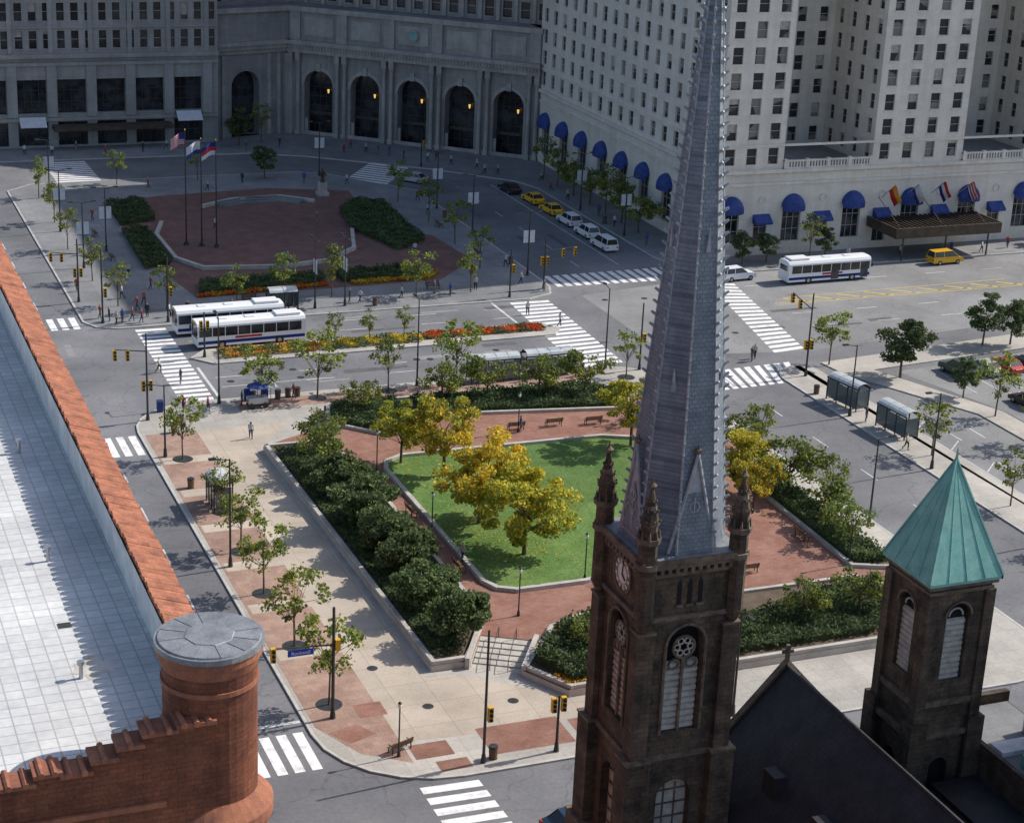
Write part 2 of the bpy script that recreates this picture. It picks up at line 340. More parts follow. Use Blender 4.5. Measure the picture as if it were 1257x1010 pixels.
for q in ([(32.3,107.0),(34.5,107.6),(35.4,106.0),(33.4,105.2)],[(36.9,103.8),(39.6,103.8),(39.6,101.9),(36.9,101.9)],[(38,101.3),(40.2,101.3),(40.2,100),(38,100)],[(42,104.6),(48,104.6),(48,101),(42,101)],[(48.6,103.9),(60,103.9),(60,101),(48.6,101)],[(35,110.2),(37,110.2),(37,108.3),(35,108.3)]): b.face([(x,y,Z+.005) for x,y in q])
b.m('tan')
for yy in (118,126,134,142,150,158): b.face([(31.9,yy,Z+.005),(36.6,yy,Z+.005),(36.6,yy+1.6,Z+.005),(31.9,yy+1.6,Z+.005)])
b.done()
sheet('brick_band',[(42,170.3),(80,170.3),(80,173),(42,173)],Z,'pink')
def up(poly,z=.63): k=(64-z)/64; return [(x*k,y*k) for x,y in poly]
GZ=.63
GARD=[(41.4,159),(41.9,113.2),(44.9,113.1),(47.1,116.8),(50.6,114.8),(47.9,110.7),(50,106.8),(77,107),(85,113),(85.2,141),(85,158),(79,168.3),(50,168.3),(48.4,162.7)]
b=B('garden_terrace'); b.m('wall'); b.prism(GARD,0,GZ-.01); b.m('brick_pave'); b.face([(x,y,GZ) for x,y in GARD]); b.done()
b=B('garden_steps'); b.m('wall')
A=Vector((47.1,116.8));W=Vector((50.6,114.8))-A; D=Vector((-2.2,-3.9))
for i in range(6):
    t0=i/6.;t1=(i+1)/6.; p=A+D*t0;q=A+D*t1; z=GZ-.085*(i+1)+.02
    b.prism([p[:],(p+W)[:],(q+W)[:],q[:]],0.1,z)
b.m('wall'); b.line([(47.0,117.2),(44.6,113.0)],.35,.1,1.0); b.line([(50.8,114.9),(48.1,110.7)],.35,.1,1.0)
b.m('metal')
for k in (0.33,.66):
    p=A+W*k; q=p+D
    b.tube((p.x,p.y,1.5),(q.x,q.y,1.05),.03); b.tube((p.x,p.y,.6),(p.x,p.y,1.5),.03); b.tube((q.x,q.y,.13),(q.x,q.y,1.05),.03)
b.done()
LAWN=up([(51.0,151.5),(51.6,153.4),(53.5,154.5),(74,154.3),(77,153),(79.2,150.5),(80.5,146),(79.8,139.5),(69,129),(61,124.6),(59,124.2),(53,124.2),(51.6,125),(51,126.5)])
b=B('lawn'); b.m('grass'); b.face([(x,y,GZ+.06) for x,y in LAWN]); b.m('wall'); b.line(LAWN,.4,GZ-.02,GZ+.32,True); b.done()
pts=np.concatenate([np.stack([NR.normal(x,2.6,n),NR.normal(y,2.6,n),np.full(n,GZ+.08)],1) for x,y,n in ((55.6,130,420),(54.4,136,420),(55,147.5,250),(53.6,151,200),(75,149.5,150),(79.5,140,250))])
put('fallen_leaves',leaf_mesh('fallen_leaves',[(pts[pts[:,0]>51.2],.13,'l_yel')]),(0,0,0))
def planter(poly,name='planter_bed',h=.3):
    b=B(name); b.m('soil'); b.face([(x,y,GZ+.08) for x,y in poly]); b.m('wall'); b.line(poly,.35,GZ-.3,GZ+h,True); b.done()
PL=[(41.6,158.6),(42.1,113.4),(44.7,113.4),(48.4,119.4),(48.3,152),(47,158.5)]; planter(PL)
planter([(48.3,110.8),(50.3,107.1),(76.8,107.2),(83,113.5),(80,117.5),(56,117.6),(52.6,116.2)])
planter([(81,119.5),(84.8,118),(84.8,140),(81.6,139.5)])
planter([(50.3,168),(49,163),(53.5,158.4),(57,158.6),(57.5,163),(79.5,159.5),(81,163),(78.5,168)])
for y in (117.0,122.6,128.2,133.9,139.6,145.4): tree('hedge_bush','bush%d'%R.randrange(3),45.0+R.uniform(-.3,.3),y+R.uniform(-.5,.5),.5,R.uniform(.98,1.12))
tree('crab_apple_tree','crab1',45,151.8,.5,1.05)
hedge('ground_cover',[(42,157.5),(42.4,114),(44.6,114),(48,120),(48,152),(46.8,158)],GZ+.05,.5,45,.2,'l_hedge','l_dk')
hedge('hedge',[(50.6,107.6),(58,107.6),(58,117),(53,115.6),(49,111.2)],GZ+.05,1.5,130,.2,'l_dk','l_hedge')
hedge('hedge',[(60,108),(76.5,108),(82,113.5),(79.6,117),(68,113.5),(60,115)],GZ+.05,1.0,80,.2,'l_dk','l_hedge')
hedge('flower_bed',[(50,107.3),(57,107.3),(57,108.6),(49.6,109)],GZ+.05,.4,150,.16,'f_or','f_yel',core=None)
hedge('hedge',[(81.4,120),(84.5,118.7),(84.5,139.5),(81.8,139)],GZ+.05,1.2,110,.2,'l_dk','l_gr')
hedge('hedge',[(50.5,167.6),(49.3,163.2),(53.6,158.8),(56.8,159.2),(57,167.6)],GZ+.05,.9,120,.2,'l_hedge','l_dk')
hedge('hedge',[(58.5,167.4),(58.5,163.2),(79.2,160),(80.3,163),(78,167.4)],GZ+.05,.9,100,.2,'l_hedge','l_dk')
for (x,y,k,s) in ((53,165.5,'crab0',.8),(61.5,165.6,'crab1',.95),(66.5,166,'crab2',1.0),(71.8,165,'crab1',1.0),(76.5,164.2,'crab2',1.1),(46.5,156.5,'crab1',.9),(81.5,156,'crab2',1),(83,124,'crab0',.9),(83.5,134.5,'crab1',1.25),(84,129,'crab2',1.0),(72,112,'crab1',.8),(77,112,'crab2',.8),(54,112,'crab0',.7),(84,145,'crab0',1.0)): tree('crab_apple_tree',k,x,y,.5,s)
for (x,y,k,s) in ((55.7,129.4,'gold1',.98),(54.4,136.4,'gold0',.95),(55.2,147.6,'yg0',.86),(52.4,151.5,'yg1',.7),(75,149.8,'yg2',.85),(79.6,136.5,'gold2',.72),(78.5,132,'yg0',.6)): tree('honey_locust_tree',k,x,y,GZ,s)
b=B('tree_grates'); b.m('metal')
for (x,y,k,s) in ((33.8,159,'youngy0',1.05),(34.4,146,'young0',.9),(33.9,137.5,'youngy1',1.05),(33.7,129.3,'youngy1',1.1),(33.6,120,'youngy2',1.15),(33.5,110.8,'youngy0',1.1),(44.6,172,'youngy1',1.15),(50.4,172,'youngy2',1.25),(58,172.2,'young2',1.1),(65.5,172.3,'youngy0',1.25),(84,170,'young1',1),(86.5,160,'young0',1.0),(86.8,146,'young1',1),(86.5,132,'young2',.9)):
    tree('street_tree',k,x,y,.13,s); b.frus(x,y,.13,.142,.95,.95,20)
b.done()
for (x,y,k,s) in ((108,168.3,'youngy1',1.2),(113.5,162.5,'dark0',1.0),(129.5,170,'dark1',.8),(133,169.5,'dark2',.75),(116.3,149,'youngy2',1.2),(116,141,'youngy1',1.2),(116.5,134,'crab2',1.1),(103,128,'young0',1),(103.2,141,'youngy2',1),(117,124,'crab0',1.1),(103,118,'young1',1),(116.5,155,'dark1',.6)): tree('tree',k,x,y,.1,s)
for (x,y,k,s) in ((112,226,'crab1',1.15),(112,231.5,'crab2',1.2),(112,237,'young0',1.25),(112,242.5,'crab0',1.2),(112,248.5,'crab1',1.1),(112,254.5,'young2',1.2),(112,260,'young1',1.2),(118.5,208,'dark2',.62),(122.3,208.3,'dark0',.6),(128.3,207.5,'young1',1.1),(131,208,'dark1',.6),(167,208,'dark1',.6),
  (62,206,'young0',1.1),(56,205,'young2',1.2),(72,204,'youngy1',1.1),(79,204,'young0',1),(84,214,'young1',1.1),(85,226,'young2',1.1),(85.5,238,'young1',1.1),(85,250,'young0',1.1),(70,268,'dark0',.7),(60,268.5,'young1',1.0),(48,268,'young2',1),(36,262,'young0',1),(36,248,'young2',1),(35.5,234,'young1',1),(36,219,'young0',1),(37,208,'young1',1),(42,205,'young2',1.0),(50,204,'young0',1),
  (71.8,291,'dark1',.8),(76,293,'young1',1.1)): tree('tree',k,x,y,.13,s)
hedge('flower_bed',[(44,186.3),(55,186.5),(55,189.2),(44,189)],.16,.55,140,.17,'l_gr','f_or',core=None)
hedge('flower_bed',[(55.3,186.5),(67,186.7),(67,189.4),(55.3,189.2)],.16,.55,140,.17,'f_yel','l_gr',core=None)
hedge('flower_bed',[(67.3,187.4),(82,187.4),(82,189.6),(67.3,189.4)],.16,.45,160,.17,'f_red','l_dk',core=None)
for x in (57,61,65): tree('median_tree','young%d'%R.randrange(3),x,188,.15,.7)
SB=[(44,257.6),(52.4,260),(69,261.7),(80,258),(79,248),(74,236),(83.5,230.9),(84.5,218),(77.2,210),(62.9,209.5),(46.5,209.3),(44.9,221.1)]
sheet('brick_plaza',SB,Z,'brick_sw')
b=B('plaza_walls'); b.m('wall')
b.line([(49.5,244),(47.6,238),(47.6,226),(50,221),(60,219.5),(66,221),(71,226),(73.5,235)],.5,.13,.6)
b.line([(57,252),(62,255),(69,255.5),(73,252)],.5,.13,.6); b.m('conc2')
for k in range(3): b.line([(59+k*.5,253-k*.8),(63,255-k*.9),(68.5,255.2-k*.9),(71.5-k*.4,252.5-k*.5)],.3,.13,.3+.1*(3-k))
b.done()
b=B('statue'); b.m('wall'); b.box(-.8,-.8,0,.8,.8,.5); b.box(-.55,-.55,.5,.55,.55,1.9); b.m('bronze'); b.frus(0,0,1.9,2.8,.34,.24,10); b.frus(0,0,2.8,3.5,.26,.3,10); b.frus(0,0,3.5,3.65,.1,.09,8); b.frus(0,0,3.65,3.8,.09,.15,10); b.frus(0,0,3.8,3.98,.15,.08,10); b.tube((.25,0,3.4),(.5,-.15,2.8),.09); b.tube((-.25,0,3.4),(-.35,-.3,2.9),.09); b.tube((-.35,-.35,1.95),(-.33,-.3,3.3),.03); b.done(loc=(75.5,256,.13))
for p in ([(44.4,256.6),(49.6,257),(49.2,246),(44,244)],[(43.6,241),(47,241.5),(46.6,224),(43,222)],[(48.1,214.9),(63.5,215.4),(63,211.6),(47,210.2)],[(75,246),(79,251.5),(82.5,249),(81.5,228),(76.5,224),(73.6,236)],[(65,215.3),(75,216),(76,212),(65,211.6)]):
    hedge('hedge',p,.13,1.0,80,.22,'l_hedge','l_dk'); 
hedge('flower_bed',[(46.6,209),(63,210.5),(63,211.5),(46.6,210)],.13,.4,120,.2,'f_or','f_red',core=None)
hedge('flower_bed',[(66,210.3),(76,210.6),(78,213),(76.5,214),(75,211.5),(66,211.5)],.13,.45,120,.2,'f_yel','f_or',core=None)
# ------------------------------------------------------------ markings
def stripes(b,P0,P1,P2,P3,n):
    P0,P1,P2,P3=[Vector(p) for p in (P0,P1,P2,P3)]
    for i in range(n):
        t0=(i+.2)/n;t1=(i+.8)/n
        a=P0.lerp(P3,t0);c=P1.lerp(P2,t0);d=P1.lerp(P2,t1);e=P0.lerp(P3,t1)
        b.face([(*a,.010),(*c,.010),(*d,.010),(*e,.010)])
b=B('crosswalk_markings'); b.m('white')
stripes(b,(37.0,174.3),(40.4,174.3),(40.6,199.3),(37.2,199.3),19)
stripes(b,(80.4,174.3),(86,174.8),(87.2,199.4),(82.2,199.4),18)
stripes(b,(104.2,173.6),(108.4,174.2),(113.6,202),(110.4,203.4),20)
stripes(b,(17,102.9),(17,107.9),(31,107.9),(31,102.9),12)
stripes(b,(36,99),(40,98.8),(40.4,88.3),(36,88.3),8)
stripes(b,(17,161.3),(17,166.4),(31.1,166.4),(31.1,161.3),12)
stripes(b,(17,200.8),(17,205.2),(31.8,205.2),(31.8,200.8),12)
stripes(b,(90.4,204.2),(90.4,209),(108.2,209.6),(108.2,203.8),14)
stripes(b,(89,163.6),(89,169.4),(104.5,170.6),(102.5,164.4),12)
stripes(b,(40,271.2),(46.4,271.2),(46.2,285),(39.9,285),11)
stripes(b,(82,265.6),(87,261),(94,271.5),(89,275.8),9)
b.m('lane')
def dash(x0,y0,x1,y1,w=.14,on=3,off=6):
    a=Vector((x0,y0));c=Vector((x1,y1));L=(c-a).length;d=(c-a)/L;n=Vector((-d.y,d.x))*w/2;t=0
    while t<L:
        p=a+d*t;q=a+d*min(t+on,L); b.face([(*(p-n),.011),(*(q-n),.011),(*(q+n),.011),(*(p+n),.011)]); t+=on+off
for y in (178,181): dash(42,y,79,y)
for y in (193.5,197): dash(42,y,80,y)
for x in (20,24.2,28): dash(x,110,x,160)
dash(24,209,24,280); dash(28,209,28,280); dash(94.6,110,94.6,162); dash(97,212,97,258); dash(102.5,212,102.5,258,.14,40,.1)
dash(17.2,109.3,31,109.3,.35,50,1); dash(41,175,41,184.6,.3,50,1); dash(80,190.5,80,199.6,.3,50,1)
for y in (182,187,199): dash(114,y,190,y)
for x in range(119,150,3): dash(x,156,x,164.5,.12,20,1)
for x in (108.8,111.6): dash(x,108,x,158)
for i in range(8): dash(106.2,112+i*6,108.4,114+i*6,.12,5,1)
b.m('yellowp')
dash(114,190.6,190,191.6,.15,200,1); dash(114,191.2,190,192.4,.15,200,1)
dash(116,193.2,150,194.2,.15,200,1)
for i in range(9): dash(116+i*4,193.2,119+i*4,191,.35,20,1)
dash(45,92.6,100,92.6,.15,200,1); dash(45,93,100,93,.15,200,1)
b.done()
b=B('road_patches'); pm=[mat('tar_patch',(.09,.09,.095),(.13,.13,.135),1,fine=.15),mat('light_patch',(.22,.22,.22),(.28,.28,.28),1,fine=.1)]
for i in range(40):
    b.m(pm[i%3==0]); x,y,w,h=R.choice([(R.uniform(18,29),R.uniform(108,270),R.uniform(.5,1.6),R.uniform(2,7)),(R.uniform(42,84),R.uniform(176,184),R.uniform(3,7),R.uniform(.5,1.4)),(R.uniform(90,150),R.uniform(176,200),R.uniform(2,7),R.uniform(.5,1.6)),(R.uniform(92,107),R.uniform(210,260),R.uniform(.6,1.5),R.uniform(3,7)),(R.uniform(42,80),R.uniform(192,198),R.uniform(3,8),R.uniform(.4,1.2))])
    z=.0055+.0001*i; b.face([(x,y,z),(x+w,y+.1,z),(x+w,y+h,z),(x,y+h,z)])
b.m('metal')
for i in range(16):
    x,y=R.choice([(R.uniform(18,30),R.uniform(110,270)),(R.uniform(42,84),R.uniform(177,183)),(R.uniform(92,104),R.uniform(176,198))]); b.frus(x,y,.003,.016,.4,.4,14)
for (x,y) in ((46,107.5),(40,108.5),(38,115),(54,103)): b.frus(x,y,.13,.15,.4,.4,14)
b.done()
# ============================================================ HOTEL
b=B('hotel'); O=(116,212,0); UX=(1,0,0);UY=(0,1,0)
PH=11.7; FH=3.3; NF=16
def awning_dome(b,O,U,N,cu,cz,r,d):
    O=Vector(O);U=Vector(U);N=Vector(N); b.m('blue'); n=10;m=4
    for i in range(n):
        for j in range(m):
            t0,t1=math.pi*i/n,math.pi*(i+1)/n; p0,p1=math.pi/2*j/m,math.pi/2*(j+1)/m
            def Q(t,p): 
                return O+U*(cu-r*math.cos(t))+N*(.03+d*math.sin(p)*(.35+.65*math.sin(t)))+Vector((0,0,cz+r*math.sin(t)*math.cos(p)))
            b.face([Q(t0,p0),Q(t1,p0),Q(t1,p1),Q(t0,p1)])
        def E(t,z): return O+U*(cu-r*math.cos(t))+N*(.03+d*(.35+.65*math.sin(t)))+Vector((0,0,z))
        b.face([E(math.pi*i/n,cz),E(math.pi*(i+1)/n,cz),E(math.pi*(i+1)/n,cz-.55),E(math.pi*i/n,cz-.55)])
def awning_flat(b,O,U,N,cu,cz,w,d):
    O=Vector(O);U=Vector(U);N=Vector(N); b.m('blue')
    def P(u,n,z): return O+U*u+N*n+Vector((0,0,z))
    a,c=cu-w/2,cu+w/2
    b.face([P(a,.04,cz),P(c,.04,cz),P(c,d,cz-.9),P(a,d,cz-.9)]); b.face([P(a,d,cz-.9),P(c,d,cz-.9),P(c,d,cz-1.2),P(a,d,cz-1.2)])
    b.face([P(a,.04,cz),P(a,d,cz-.9),P(a,d,cz-1.2),P(a,.04,cz-1.2)]); b.face([P(c,.04,cz),P(c,d,cz-.9),P(c,d,cz-1.2),P(c,.04,cz-1.2)])
N=(-1,0,0)
for k in range(8):
    u0=3.4+7.2*k if k else 0; u1=3.4+7.2*(k+1); cu=3.4+7.2*k+3.6
    b.opening(O,UY,N,u0,u1,0,9.6,cu-1.5,cu+1.5,1.6,8.1,True,.45,'hotel','glass',('frame',3,4))
    awning_dome(b,O,UY,N,cu,6.6,1.75,1.3)
b.m('hotel'); b.face([(116,212,9.6),(116,273,9.6),(116,273,PH),(116,212,PH)])
b.grid((116,212,0),UY,N,PH,17,3.588,NF,FH,1.45,2.1,.7,'hotel','glass_h',.3,('frame',1,2),'hotel2',.25)
N=(0,-1,0)
for k in range(14):
    u0=.07+4.65*k-(.07 if k==0 else 0); u1=.07+4.65*(k+1); cu=.07+4.65*k+2.32
    if k%2==0:
        b.opening(O,UX,N,u0,u1,0,9.6,cu-1.4,cu+1.4,1.0 if k in(6,) else 1.8,8.2,True,.45,'hotel','glass',('frame',3,4)); awning_dome(b,O,UX,N,cu,6.6,1.7,1.3)
    else:
        b.opening(O,UX,N,u0,u1,0,9.6,cu-1.0,cu+1.0,.3 if k in(5,7) else 2.2,5.6,False,.35,'hotel','glass',('frame',2,2)); awning_flat(b,O,UX,N,cu,5.7,2.5,1.2)
        b.m('hotel2')
        for j in range(12):
            a0=2*math.pi*j/12;a1=2*math.pi*(j+1)/12
            b.tube((116+cu+.5*math.cos(a0),211.95,7.6+.5*math.sin(a0)),(116+cu+.5*math.cos(a1),211.95,7.6+.5*math.sin(a1)),.07,4)
b.m('hotel'); b.face([(116,212,9.6),(181.2,212,9.6),(181.2,212,PH),(116,212,PH)])
b.m('hotel2')
for (z0,z1,p) in ((9.6,9.95,.22),(PH-.45,PH,.45),(PH+FH-.25,PH+FH+.05,.18),(.0,1.1,.12)):
    b.box(116-p,212-p,z0,181.4,212-.003,z1); b.box(116-p,212,z0,116-.003,273,z1)
for i in range(160): b.box(116.1+i*.4,211.68,PH-.62,116.3+i*.4,211.99,PH-.46)
for i in range(150): b.box(115.68,212.2+i*.4,PH-.62,115.99,212.4+i*.4,PH-.46)
wings=[(116,125.7,3),(139.4,153.8,4),(167.5,181.2,4)]
for x0,x1,c in wings:
    cw=(x1-x0)/c
    b.grid((x0,212,0),UX,(0,-1,0),PH,c,cw,NF,FH,1.5,2.15,.7,'hotel','glass_h',.3,('frame',1,2),'hotel2',.25)
for x0,x1 in ((125.7,139.4),(153.8,167.5)):
    b.grid((x0,225,0),UX,(0,-1,0),PH,4,(x1-x0)/4,NF,FH,1.3,2.0,.75,'hotel','glass_h',.28,('frame',1,2),None,.2)
    b.grid((x1,212,0),UY,(-1,0,0),PH,4,3.25,NF,FH,1.2,2.0,.75,'hotel','glass_h',.28,('frame',1,2),None,.2)
    b.grid((x0,212,0),UY,(1,0,0),PH,4,3.25,NF,FH,1.2,2.0,.75,'hotel','glass_h',.28,('frame',1,2),None)
    b.m('conc2'); b.face([(x0,212,PH),(x1,212,PH),(x1,225,PH),(x0,225,PH)])
    b.m('hotel2'); b.box(x0+.05,211.75,PH+.95,x1-.05,212.15,PH+1.15); b.box(x0+.05,211.78,PH+.01,x1-.05,212.1,PH+.2)
    n=int((x1-x0)/.45)
    for i in range(n): b.box(x0+.2+i*.45,211.85,PH+.2,x0+.4+i*.45,212.03,PH+.95)
    for i in range(5): xx=x0+.3+(x1-x0-.6)*i/4; b.box(xx-.25,211.72,PH+.02,xx+.25,212.18,PH+1.3)
TOP=PH+NF*FH
b.m('hotel'); b.box(116.3,225.3,TOP-.5,181,273,TOP+1)
b.face([(181.2,212,0),(181.2,273,0),(181.2,273,TOP),(181.2,212,TOP)]); b.face([(116,273,0),(181.2,273,0),(181.2,273,TOP),(116,273,TOP)])
for x0,x1,c in wings: b.box(x0+.02,212.3,TOP-.02,x1-.02,226,TOP+1)
b.m('hotel2'); b.box(115.5,211.5,TOP+.1,125.9,212.2,TOP+1.2); b.box(115.5,212.2,TOP+.1,116.2,273,TOP+1.2)
b.done()
b=B('hotel_canopy'); b.m('bronze'); b.box(139.6,204.6,3.7,156,211.6,4.4)
for i in range(23): b.box(139.7+i*.72,204.4,4.4,139.85+i*.72,211.5,4.62)
b.box(139.4,204.3,3.3,156.2,204.6,4.7); b.box(139.35,204.61,3.35,139.6,211.6,4.75); b.box(156.0,204.61,3.35,156.25,211.6,4.75)
for x in (141,147.8,154.6): b.tube((x,204.9,.13),(x,204.9,3.7),.12,8); b.tube((x,206,4.4),(x,211.9,7.2),.04)
b.done()
def flag(name,x,y,z,L,cols,w=2.6,h=1.7,angle=38):
    b=B(name); b.m('steel'); a=math.radians(angle); e=Vector((x,y-L*math.cos(a),z+L*math.sin(a))); b.tube((x,y,z),e,.05)
    s=Vector((x,y,z)); d=(e-s).normalized()
    n=len(cols); seg=6
    for i in range(n):
        b.m(cols[i])
        for j in range(seg):
            def P(u,v): 
                p=e-d*(u*h*1.2); return p+Vector((.45*v*w+.12*math.sin(v*7+u*2),.15*math.sin(v*6+u*3),-v*w*.85))
            b.face([P(i/n,j/seg),P((i+1)/n,j/seg),P((i+1)/n,(j+1)/seg),P(i/n,(j+1)/seg)])
    b.done()
flag('flag',141.5,211.8,7.2,3.8,['f_or','red'])
flag('flag',145.2,211.8,7.2,3.8,['banner','banner','blue'])
flag('flag',149.4,211.8,7.4,3.8,['red','banner','navy'])
flag('american_flag',154.0,211.8,7.2,3.8,['red','banner','red','banner','red','banner','navy'])
# ============================================================ TERMINAL PORTICO BUILDING
b=B('terminal_building')
P0=Vector((82.7,300.5,0)); P1=Vector((116.1,272.25,0)); U=(P1-P0).normalized(); L=(P1-P0).length; N=Vector((U.y,-U.x,0))
if N.y>0: N=-N
sp=8.28; mg=(L-5*sp)/2
for k in range(5):
    u0=mg+sp*k; cu=u0+sp/2; a=u0 if k else 0; c=u0+sp if k<4 else L
    b.opening(P0,U,N,a,c,0,13.6,cu-2.55,cu+2.55,.13,10.8,True,2.2,'port','glass',('bronze',5,7))
    b.m('port2')
    for i in range(12):
        t0,t1=math.pi*i/12,math.pi*(i+1)/12
        def P(r,t,d): return P0+U*(cu-r*math.cos(t))+N*d+Vector((0,0,8.25+r*math.sin(t)))
        b.face([P(2.6,t0,.12),P(2.6,t1,.12),P(3.15,t1,.12),P(3.15,t0,.12)]); b.face([P(3.15,t0,.12),P(3.15,t1,.12),P(3.15,t1,0),P(3.15,t0,0)]); b.face([P(2.6,t0,.12),P(2.6,t1,.12),P(2.6,t1,-.3),P(2.6,t0,-.3)])
    b.slab(P0+U*(cu-.35)+Vector((0,0,10.7)),U*.7,(0,0,1.3),N*.35)
    b.m('lantern'); q=P0+U*(cu+1.2)-N*1.4; b.frus(q.x,q.y,7.0,7.6,.12,.2,8); b.m('bronze'); b.tube((q.x,q.y,7.6),(q.x,q.y,9.5),.03)
    b.m('port2'); b.slab(P0+U*(cu-2.55)-N*.6+Vector((0,0,.13)),U*.5,(0,0,2.6),N*.2); b.m('bronze'); b.slab(P0+U*(cu-2.5)-N*2.1+Vector((0,0,3.2)),U*5,(0,0,.5),N*.25)
for k in range(6):
    u=mg+sp*k
    for du in (-.95,.35):
        b.m('port2'); c_=P0+U*(u+du+.3)+N*.42; b.frus(c_.x,c_.y,.9,11.7,.36,.30,12); b.frus(c_.x,c_.y,11.7,12.4,.32,.5,12); b.slab(P0+U*(u+du-.1),U*.8,(0,0,.9),N*.85); b.slab(P0+U*(u+du-.1)+Vector((0,0,12.4)),U*.8,(0,0,1.2),N*.85)
def belt(A,Bq,N,zs):
    A=Vector(A);Bq=Vector(Bq); d=(Bq-A)
    for z0,z1,p in zs: b.slab(A+Vector((0,0,z0)),d,(0,0,z1-z0),Vector(N)*p)
belt(P0,P1,N,((13.6,14.3,.9),(14.3,15.0,1.1),(15.0,15.6,1.45),(20.2,21.0,.5),(.0,.7,.2)))
n=int(L/.55)
for i in range(n): b.slab(P0+U*(i*.55)+Vector((0,0,14.35)),U*.28,(0,0,.4),N*1.3)
b.m('port'); b.face([P0+Vector((0,0,13.6)),P1+Vector((0,0,13.6)),P1+Vector((0,0,21)),P0+Vector((0,0,21))])
for k in range(6): b.m('port2'); b.slab(P0+U*(mg+sp*k-.9)+Vector((0,0,15.6)),U*1.8,(0,0,4.6),N*.35)
for k in range(5): b.m('port2'); b.slab(P0+U*(mg+sp*k+1.6)+Vector((0,0,16.4)),U*(sp-3.2),(0,0,3.0),N*.12)
q=P0+U*(L/2)+N*.34+Vector((0,0,17.9)); b.m('copper')
for i in range(16):
    t0,t1=2*math.pi*i/16,2*math.pi*(i+1)/16
    b.face([q,q+U*math.cos(t0)*.7+Vector((0,0,.7*math.sin(t0))),q+U*math.cos(t1)*.7+Vector((0,0,.7*math.sin(t1)))])
    b.m('port2'); b.tube(q+U*math.cos(t0)*.85+Vector((0,0,.85*math.sin(t0))),q+U*math.cos(t1)*.85+Vector((0,0,.85*math.sin(t1))),.14,4); b.m('copper')
W0=Vector((69.5,297,0)); W1=P0; UW=(W1-W0).normalized(); LW=(W1-W0).length; NW=Vector((UW.y,-UW.x,0)); 
if NW.y>0: NW=-NW
b.opening(W0,UW,NW,0,LW,0,13.6,2.9,8.1,.13,10.8,True,2.0,'port','glass',('bronze',5,7))
b.m('port2'); belt(W0,W1,NW,((13.6,14.3,.4),(14.3,15.0,.75),(15.0,15.6,1.1),(20.2,21,.5)))
for u in (1.0,9.4,11.2): b.slab(W0+UW*u,UW*.6,(0,0,13.5),NW*.4)
b.slab(W1-UW*1.2,UW*1.9,(0,0,13.4),NW*.9); 
b.m('port'); b.face([W0+Vector((0,0,13.6)),W1+Vector((0,0,13.6)),W1+Vector((0,0,21)),W0+Vector((0,0,21))])
b.m('conc2'); b.face([(W0.x,W0.y,20.9),(P0.x,P0.y,20.9),(P1.x,P1.y,20.9),(116,340,20.9),(69.5,340,20.9)])
S0=P0-N*4.5-U*2; S1=P1-N*4.5+U*3; LS=(S1-S0).length
b.grid(S0,U,N,20.9,16,LS/16,9,4.1,1.5,2.6,.7,'port','glass',.35,('frame',1,2),'port2',.15)
for i in range(17): b.m('port2'); b.slab(S0+U*(LS/16*i-.3)+Vector((0,0,21)),U*.6,(0,0,36.8),N*.3)
V0=Vector((69.5,300.5,0)); V1=S0; UV=(V1-V0).normalized(); LV=(V1-V0).length; NV=Vector((UV.y,-UV.x,0)); 
if NV.y>0: NV=-NV
b.grid(V0,UV,NV,20.9,5,LV/5,9,4.1,1.4,2.6,.7,'port','glass',.35,('frame',1,2),'port2')
b.m('port'); b.face([(69.5,297,0),(69.5,340,0),(69.5,340,57.8),(69.5,300.5,57.8),(69.5,300.5,21),(69.5,297,21)])
b.face([(69.5,340,0),(S1.x,340,0),(S1.x,340,57.8),(69.5,340,57.8)]); b.face([(S1.x,340,0),(S1.x,S1.y,0),(S1.x,S1.y,57.8),(S1.x,340,57.8)])
b.m('conc2'); b.face([(69.5,300.5,57.8),(S0.x,S0.y,57.8),(S1.x,S1.y,57.8),(S1.x,340,57.8),(69.5,340,57.8)])
b.done()
# ============================================================ DEPARTMENT STORE
b=B('department_store'); O=(31.05,295,0); N=(0,-1,0); bw=6.1
for k in range(6):
    u0=k*bw; cu=u0+bw/2; u1=u0+bw if k<5 else 38.4
    b.opening(O,UX,N,u0,u1,0,4.7,cu-2.3,cu+2.3,.4,4.1,False,.5,'higbee','glass',('bronze',4,2))
    b.opening(O,UX,N,u0,u1,4.7,14.4,cu-2.25,cu+2.25,5.4,10.7,False,.9,'higbee','glass',('bronze',4,3),'higbee')
    b.m('higbee')
    if k: b.slab((31.05+u0-.75,295,4.9),(1.5,0,0),(0,0,8.0),(0,-.35,0))
b.slab((31.05+6*bw-.75,295,4.9),(1.5,0,0),(0,0,8.0),(0,-.35,0))
for z0,z1,p in ((4.3,4.8,.3),(12.9,13.4,.45),(14.1,14.7,.7),(18.6,18.9,.2)): b.box(31.05,295-p,z0,69.45,294.997,z1)
b.grid((31.05,295,0),UX,N,14.7,18,38.4/18,10,4.25,1.15,2.7,.8,'higbee','glass',.35,('frame',1,2),'higbee',.15)
b.m('higbee'); b.face([(31.05,295,0),(31.05,340,0),(31.05,340,57),(31.05,295,57)]); b.face([(31.05,340,0),(69.4,340,0),(69.4,340,57),(31.05,340,57)]); b.face([(69.4,295,0),(69.4,340,0),(69.4,340,57),(69.4,295,57)])
for i in range(7): b.slab((31.05+i*bw-.35,295,14.75),(.7,0,0),(0,0,42),(0,-.22,0))
b.m('conc2'); b.face([(31.05,295,57.2),(69.4,295,57.2),(69.4,340,57.2),(31.05,340,57.2)])
